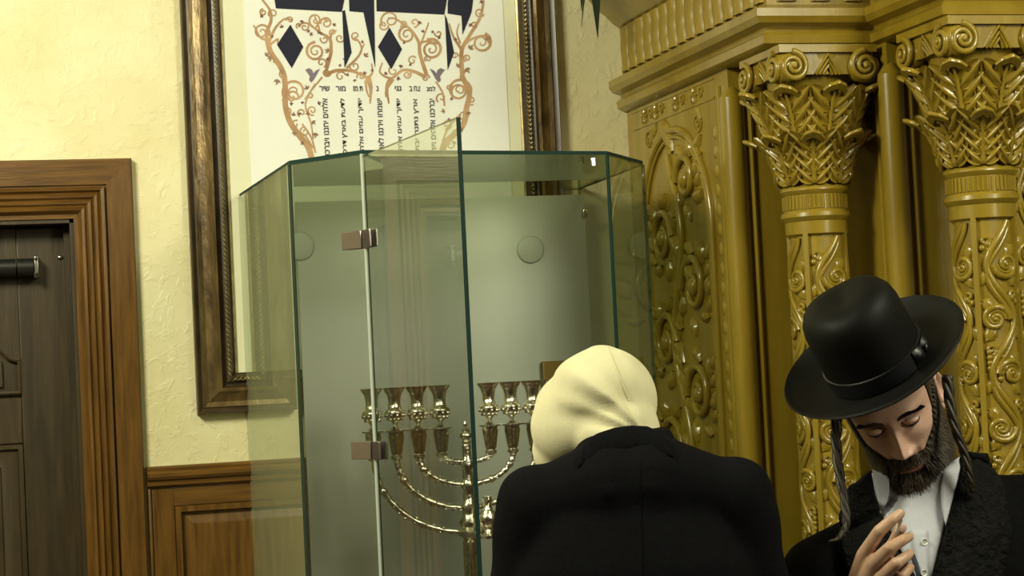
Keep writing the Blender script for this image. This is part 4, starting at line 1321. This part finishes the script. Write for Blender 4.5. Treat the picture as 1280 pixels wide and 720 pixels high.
# eyes, brows
for sd in (-1, 1):
    e = MB(); e.ball((sd * 0.031, -0.0770, -0.0045), (0.0125, 0.0095, 0.0075), 10, 14); e.xf(HX)
    eo = e.build('eye', 'eye_white', man)
    e = MB(); e.ball((sd * 0.031 - 0.002, -0.0845, -0.0075), (0.0052, 0.003, 0.0040), 8, 10); e.xf(HX); e.build('iris', 'iris', eo)
    g = MB()
    for i in range(420):
        t = (i % 210) / 209
        x = sd * (0.012 + 0.040 * t); z = 0.0150 + 0.0055 * sin(pi * min(1, t * 1.25)) + rn.uniform(-0.0035, 0.0035) * (1 - 0.5 * t)
        wv, f, b = interp(TAB, z); y = -f * sqrt(max(0.05, 1 - (x / wv) ** 2))
        p = face_point(x, y, z) + Vector((0, -0.0008, 0))
        d = Vector((sd * 0.8, -0.25, 0.35 - 0.6 * t)).normalized() * 0.011
        w = Vector((0, 0, 0.0012))
        g.add([p - w, p + w, p + d], [(0, 1, 2)])
    g.xf(HX); tag(g.build('eyebrow', 'hair', man, smooth=False), kind='stuff')
    g = MB()
    g.tube([HX @ (Vector((sd * 0.031, -0.0795, -0.0015)) + Vector((s * 0.0150, -sqrt(max(0, 1 - s * s)) * 0.0092 - 0.0004, 0.0072 - 0.0112 * max(0.02, 1 - s * s) ** 0.7 - 0.005 * s * s))) for s in [q / 8 - 1 for q in range(17)]], 0.0014, 6)
    g.build('eyelash', 'hair', man)
# beard, moustache, temples: a close base plus strands
def beard_w(x, y, z):
    ax = abs(x)
    if y > 0.035: return 0
    side = ax > 0.047 + max(0, (z + 0.075)) * 0.30 and z < 0.02 and y < 0.02
    jaw = z < -0.094 - 0.000 * ax
    cheek = ax > 0.030 and z < -0.066 + (ax - 0.030) * 1.1
    mous = -0.0765 < z < -0.0615 and ax < 0.034
    corner = ax > 0.022 and z < -0.066
    chin_soul = z < -0.0955
    return 1.0 if (side or jaw or cheek or mous or corner or chin_soul) else 0
base = MB(); st = MB()
src = [(i, j) for i in range(NU) for j in range(NV)]
pts = {}
bmh = MB(); bmh.grid(lambda u, v: head_form(u, vmap(v)), NU, NV, closev=True)
for i in range(NU - 1):
    for j in range(NV):
        ids = (i * NV + j, (i + 1) * NV + j, (i + 1) * NV + (j + 1) % NV, i * NV + (j + 1) % NV)
        P = [bmh.v[k] for k in ids]
        c = sum(P, Vector()) / 4
        if beard_w(*c):
            n = (P[1] - P[0]).cross(P[3] - P[0])
            n = n.normalized() if n.length > 0 else Vector((0, -1, 0))
            if n.dot(Vector((c.x, c.y, 0))) < 0: n = -n
            base.add([p + n * 0.0022 for p in P], [(0, 1, 2, 3)])
            area_ = (P[1] - P[0]).length * (P[3] - P[0]).length
            low = max(0.0, min(1.0, (-0.05 - c.z) / 0.07))
            cnt = area_ * 7.5e5
            cnt = int(cnt) + (1 if rn.random() < cnt - int(cnt) else 0)
            for _ in range(cnt):
                p = P[0].lerp(P[1], rn.random()).lerp(P[3].lerp(P[2], rn.random()), rn.random())
                ln = (0.010 + 0.034 * low) * rn.uniform(0.6, 1.2)
                if c.z > -0.078 and abs(c.x) < 0.034: ln = rn.uniform(0.008, 0.013)
                d = (n * (0.75 - 0.25 * low) + Vector((c.x * 5, 0, -1.0)) + Vector((rn.uniform(-.35, .35), rn.uniform(-.35, .35), rn.uniform(-.3, .3)))).normalized()
                m1 = p + (d + n * 0.5).normalized() * ln * 0.5
                e = m1 + (d + Vector((0, 0, -0.4))).normalized() * ln * 0.5
                sdv = d.cross(n).normalized() * 0.0006
                st.add([p - sdv, p + sdv, m1 + sdv, m1 - sdv, e], [(0, 1, 2, 3), (3, 2, 4)])
base.xf(HX); st.xf(HX)
bo_ = base.build('beard', 'hair', man, angle=180)
tag(st.build('beard_hair', 'hair', bo_, smooth=False), kind='stuff')
# cropped hair under the hat
hr = MB()
def hair_fn(u, v):
    z = -0.02 + 0.125 * u
    p = head_form((z + 0.128) / 0.244, 0.18 + 0.64 * v)
    return p * 1.03
hr.grid(hair_fn, 20, 40); hr.xf(HX); hr.build('cropped_hair', 'hair', man, angle=180)
# side-locks: twisted strands
def sidelock(pts, r0, r1):
    P = catmull([L(*p) for p in pts], 8)
    g = MB(); n = len(P)
    for s in range(3):
        q = []
        for i, p in enumerate(P):
            a = i * 0.38 + s * 2 * pi / 3; r = (r0 + (r1 - r0) * i / (n - 1)) * 0.62
            q.append(p + Vector((r * cos(a), r * sin(a), 0)))
        g.tube(q, [(r0 + (r1 - r0) * i / (n - 1)) * 0.75 for i in range(n)], 8)
    for s in range(40):
        i0 = rn.randrange(0, n - 6); q = [P[i] + Vector((rn.uniform(-1, 1), rn.uniform(-1, 1), 0)) * (r0 * 1.1) for i in range(i0, i0 + 6)]
        g.tube(q, 0.0006, 3)
    return g.build('sidelock', 'sidelock', man, angle=180)
sidelock([(1046, 520, 3.47), (1045, 550, 3.45), (1049, 590, 3.43), (1056, 630, 3.40), (1058, 655, 3.38), (1050, 672, 3.37), (1038, 677, 3.37)], 0.0085, 0.004)
sidelock([(1184, 470, 3.46), (1187, 500, 3.44), (1194, 535, 3.42), (1205, 565, 3.41), (1212, 595, 3.40), (1216, 615, 3.40)], 0.0085, 0.0045)
# trousers and shoes below the frame
for sd in (-1, 1):
    g = MB(); g.capsule((cx + sd * 0.10, 0.03, 0.80), (cx + sd * 0.10, 0.03, 0.50), 0.095, 0.080, 18); g.capsule((cx + sd * 0.10, 0.03, 0.50), (cx + sd * 0.10, 0.04, 0.12), 0.078, 0.062, 18)
    g.build('trouser_leg', 'coat_cloth', man, angle=180)
    g = MB(); g.loft([(cx + sd * 0.10, 0.00, 0.001, 0.045, 0.13), (cx + sd * 0.10, 0.00, 0.03, 0.047, 0.132), (cx + sd * 0.10, 0.02, 0.07, 0.042, 0.10), (cx + sd * 0.10, 0.05, 0.11, 0.035, 0.05)], 20, 2.4)
    g.build('shoe', 'hat_band', man, angle=60)
# cigarette-thin roll between the fingers
cg = MB().tube([at(1121, 664, 3.232), at(1127, 648, 3.222)], 0.0032, 8).build('paper_stick', 'cigarette')
tag(cg, 'thin pale stick pinched between thumb and forefinger', 'stick')

# hat
HT = Matrix.Translation(L(1099, 459, 3.475)) @ Matrix.Rotation(radians(-29.5), 4, 'Y') @ Matrix.Rotation(radians(21), 4, 'X') @ Matrix.Rotation(radians(-12), 4, 'Z')
hat = empty('felt_hat', (pr.x, pr.y, 0), -YAW)
tag(hat, 'black round-crowned felt hat with wide brim and ribbon band', 'hat')
def oval(p): return (p.x * 0.95, p.y * 1.04, p.z)
g = MB()
g.lathe([(0.098, 0.000), (0.100, 0.006), (0.099, 0.03), (0.097, 0.06), (0.0965, 0.09), (0.096, 0.115), (0.092, 0.134), (0.082, 0.149), (0.066, 0.158), (0.045, 0.162), (0.02, 0.1625), (0.001, 0.1625),
         (0.001, 0.158), (0.06, 0.15), (0.086, 0.12), (0.094, 0.03), (0.095, 0.0)], 64, cap=False)
def crown_warp(p):
    x, y, z = oval(p)
    if z > 0.09: z -= 0.012 * exp(-((x) / 0.03) ** 2 - ((y - 0.01) / 0.07) ** 2) * (z - 0.09) / 0.07
    return (x, y, z)
g.warp(crown_warp); g.xf(HT); g.build('crown', 'felt', hat, angle=60)
g = MB()
def brim(u, v):
    a = 2 * pi * v
    # around the section: top out, rim, bottom back
    if u < 0.45: t = u / 0.45; r = 0.098 + 0.084 * t; z = 0.003
    elif u < 0.55: q = (u - 0.45) / 0.1; r = 0.182 + 0.0045 * sin(pi * q); z = 0.003 - 0.007 * q + 0.0015; t = 1
    else: t = 1 - (u - 0.55) / 0.45; r = 0.098 + 0.084 * t; z = -0.003
    z += 0.020 * t ** 2.2 + 0.006 * t * abs(sin(a))
    if 0.42 < u < 0.58: z += 0.0015
    return Vector((r * sin(a) * 0.95, -r * cos(a) * 1.03, z))
g.grid(brim, 25, 72, closev=True); g.xf(HT); g.build('brim', 'felt', hat, angle=60)
g = MB(); g.lathe([(0.0985, 0.004), (0.1015, 0.005), (0.1012, 0.036), (0.0985, 0.037)], 64, cap=False); g.warp(oval); g.xf(HT)
bd_ = g.build('ribbon_band', 'hat_band', hat, angle=40)
g = MB()
ba = radians(58)
def bowp(a, z, o): return HT @ Vector((sin(a) * (0.1015 + o) * 0.95, -cos(a) * (0.1015 + o) * 1.04, z))
for s in (-1, 1):
    g.grid(lambda u, v: bowp(ba + s * u * 0.30, 0.005 + 0.033 * v * (0.75 + 0.25 * u) + 0.004 * (1 - u), 0.003 + 0.009 * sin(pi * u) * sin(pi * v)), 8, 7)
g.xf(Matrix.Identity(4)); bw = g.build('bow', 'hat_band', bd_, angle=180)
g = MB(); g.ball((0, 0, 0), (0.005, 0.005, 0.008), 8, 10); g.xf(Matrix.Translation(bowp(ba, 0.022, 0.010)))
g.build('bow_knot', 'hat_band', bd_)
# ---- person with the cream hood, seen from behind
pr2, L = person_frame(795, 3.28)
hm = empty('person', (pr2.x, pr2.y, 0), -YAW)
tag(hm, 'person in a dark suit jacket with a cream hood, back turned, bowing to the menorah', 'person')
sL = L(670, 632, 3.27); sR = L(918, 622, 3.27); nk = L(785, 590, 3.26)
cx = nk.x
vm = MB()
vm.loft([(cx, 0.03, 0.62, 0.205, 0.145), (cx, 0.02, 0.85, 0.195, 0.140), (cx, 0.0, 1.05, 0.200, 0.140), (cx, -0.01, 1.20, 0.215, 0.140), (cx, -0.005, 1.32, 0.215, 0.128), (cx, 0.005, 1.41, 0.18, 0.110), (cx, 0.01, 1.47, 0.120, 0.095), (cx, 0.02, 1.515, 0.088, 0.085), (cx + 0.003, 0.035, 1.552, 0.078, 0.080)], 40, 2.3)
vm.capsule(sL, nk + Vector((-0.035, 0.0, -0.028)), 0.060, 0.090); vm.capsule(sR, nk + Vector((0.04, 0.0, -0.024)), 0.060, 0.090)
eL = sL + Vector((-0.050, 0.05, -0.32)); eR = sR + Vector((0.048, 0.05, -0.32))
wL = eL + Vector((0.10, 0.24, 0.02)); wR = eR + Vector((-0.10, 0.24, 0.02))
for a, b, c in ((sL, eL, wL), (sR, eR, wR)):
    vm.capsule(a, b, 0.072, 0.060); vm.capsule(b, c, 0.060, 0.046)
jm = remesh(vm, 0.009, 8)
for v in jm.vertices:
    c = v.co
    side = max(0, abs(c.x - cx) - 0.16)
    v.co = c + Vector((0, 0.0018 * sin(c.z * 26 + c.x * 20) * sin(c.x * 13 + 1), 0)) + Vector((0.02 * side * sin(c.z * 60) * (1 if c.x > cx else -1), 0, 0))
jk = put('jacket', jm, 'black_cloth', hm)
bm = bmesh.new(); bm.from_mesh(jm); bvh = BVHTree.FromBMesh(bm); bm.free()
# back seam
g = MB(); pts = []
for i in range(30):
    p = L(800 + 2 * i / 30, 575 + i * 8, 3.2); pts.append(drape(bvh, p.x, p.z, 0.0002))
g.tube(pts, 0.0008, 5); g.build('back_seam', 'coat_cloth', jk)
# turned collar standing round the neck
g = MB()
ctr = [(722, 572), (730, 558), (748, 547), (770, 540), (792, 537), (812, 538), (830, 546), (842, 558)]
def coll(u, v):
    q = u * (len(ctr) - 1); i = min(int(q), len(ctr) - 2); f = q - i
    px = ctr[i][0] + (ctr[i + 1][0] - ctr[i][0]) * f; py = ctr[i][1] + (ctr[i + 1][1] - ctr[i][1]) * f
    p = L(px, py + 11, 3.20)
    h = bvh.ray_cast(Vector((p.x, -2, p.z)), Vector((0, 1, 0)))
    y = (h[0].y if h[0] else 0.0) - 0.003
    a = 2 * pi * v
    tap = 0.15 + 0.85 * min(1, 5 * min(u, 1 - u))
    return Vector((p.x, y - 0.008 * cos(a) * tap + 0.010 * sin(a) * tap, p.z + 0.0205 * sin(a) * tap))
g.grid(coll, 40, 16, closev=True)
for v_ in (0, 39): g.add([g.v[v_ * 16 + k] for k in range(16)], [tuple(range(16))])
co = g.build('jacket_collar', 'black_cloth', hm, angle=180)
# hood
hv = MB()
def el(px, py, d, r): hv.ball(L(px, py, d), r, 20, 28)
el(753, 502, 3.38, (0.098, 0.115, 0.098)); el(738, 530, 3.40, (0.108, 0.115, 0.090)); el(770, 540, 3.33, (0.078, 0.085, 0.075)); el(700, 562, 3.44, (0.050, 0.085, 0.060)); el(753, 474, 3.40, (0.060, 0.085, 0.062)); el(715, 520, 3.42, (0.070, 0.09, 0.08))
hv.capsule(L(780, 560, 3.31), L(783, 590, 3.29), 0.072, 0.07)
hood_me = remesh(hv, 0.006, 14)
org = L(815, 552, 3.25)
tmp = []
for v in hood_me.vertices:
    c = v.co; n = v.normal
    dx, dz = c.x - org.x, c.z - org.z
    a = atan2(dz, -dx); r = sqrt(dx * dx + dz * dz)
    f = exp(-((r - 0.10) / 0.075) ** 2)
    f *= max(0.0, min(1.0, (1.35 - a) / 0.5))
    amp = 0.012 * f
    d = amp * (max(0, sin(a * 8.5 + r * 10)) ** 2 - 0.35) + 0.0045 * f * sin(a * 19 + r * 22 + 1.3)
    tmp.append(c + n * d)
for v, q in zip(hood_me.vertices, tmp): v.co = q
hd = put('hood', hood_me, 'cream_knit', hm)
# seam down the hood
bm = bmesh.new(); bm.from_mesh(hood_me); bvh2 = BVHTree.FromBMesh(bm); bm.free()
pts = []
for i in range(24):
    p = L(762 + 24 * (i / 23) ** 1.2, 434 + 66 * i / 23, 3.3); h = bvh2.ray_cast(Vector((p.x, -2, p.z)), Vector((0, 1, 0)))
    if h[0]: pts.append(h[0] + Vector((0, -0.0006, 0)))
if len(pts) > 3:
    g = MB(); g.tube(pts, 0.0014, 5); g.build('hood_seam', 'cream_knit', hd)
# body under the clothes, with hands folded in front
bb = MB()
bb.ball(L(745, 515, 3.40), (0.075, 0.095, 0.10), 16, 20)
bb.capsule(L(760, 550, 3.37), nk, 0.055, 0.06); bb.loft([(cx, 0.02, 0.86, 0.15, 0.10), (cx, 0.0, 1.1, 0.15, 0.10), (cx, 0.0, 1.35, 0.14, 0.08), (cx, 0.03, 1.45, 0.05, 0.05)], 20)
for e, wq, sd in ((eL, wL, 1), (eR, wR, -1)):
    bb.capsule(e, wq, 0.036, 0.027)
    pal = wq + Vector((0.05 * sd, 0.05, 0.01)); bb.capsule(wq, pal, 0.026, 0.022)
    for k in range(4):
        b = pal + Vector((0.0, 0.0, 0.027 - 0.018 * k)); t = b + Vector((0.035 * sd, 0.015, 0)); bb.capsule(b, t, 0.009, 0.0085, 8); bb.capsule(t, t + Vector((0.03 * sd, -0.005 - 0.004 * k, -0.004)), 0.0085, 0.0075, 8)
    bb.capsule(wq + Vector((0.015 * sd, 0.02, 0.02)), wq + Vector((0.045 * sd, 0.01, 0.05)), 0.012, 0.009, 8)
for sd in (-1, 1):
    bb.capsule((cx + sd * 0.09, 0.02, 0.86), (cx + sd * 0.10, 0.0, 0.50), 0.085, 0.055); bb.capsule((cx + sd * 0.10, 0.0, 0.50), (cx + sd * 0.10, 0.02, 0.08), 0.052, 0.036)
bme = remesh(bb, 0.006, 2)
put('body', bme, 'skin_hand', hm)
for sd in (-1, 1):
    g = MB(); g.capsule((cx + sd * 0.09, 0.02, 0.82), (cx + sd * 0.10, 0.0, 0.50), 0.105, 0.080, 18); g.capsule((cx + sd * 0.10, 0.0, 0.50), (cx + sd * 0.10, 0.02, 0.12), 0.078, 0.062, 18)
    g.build('trouser_leg', 'black_cloth', hm, angle=180)
    g = MB(); g.loft([(cx + sd * 0.10, 0.05, 0.001, 0.045, 0.13), (cx + sd * 0.10, 0.05, 0.03, 0.047, 0.132), (cx + sd * 0.10, 0.03, 0.07, 0.042, 0.10), (cx + sd * 0.10, 0.0, 0.11, 0.035, 0.05)], 20, 2.4)
    g.build('shoe', 'hat_band', hm, angle=60)
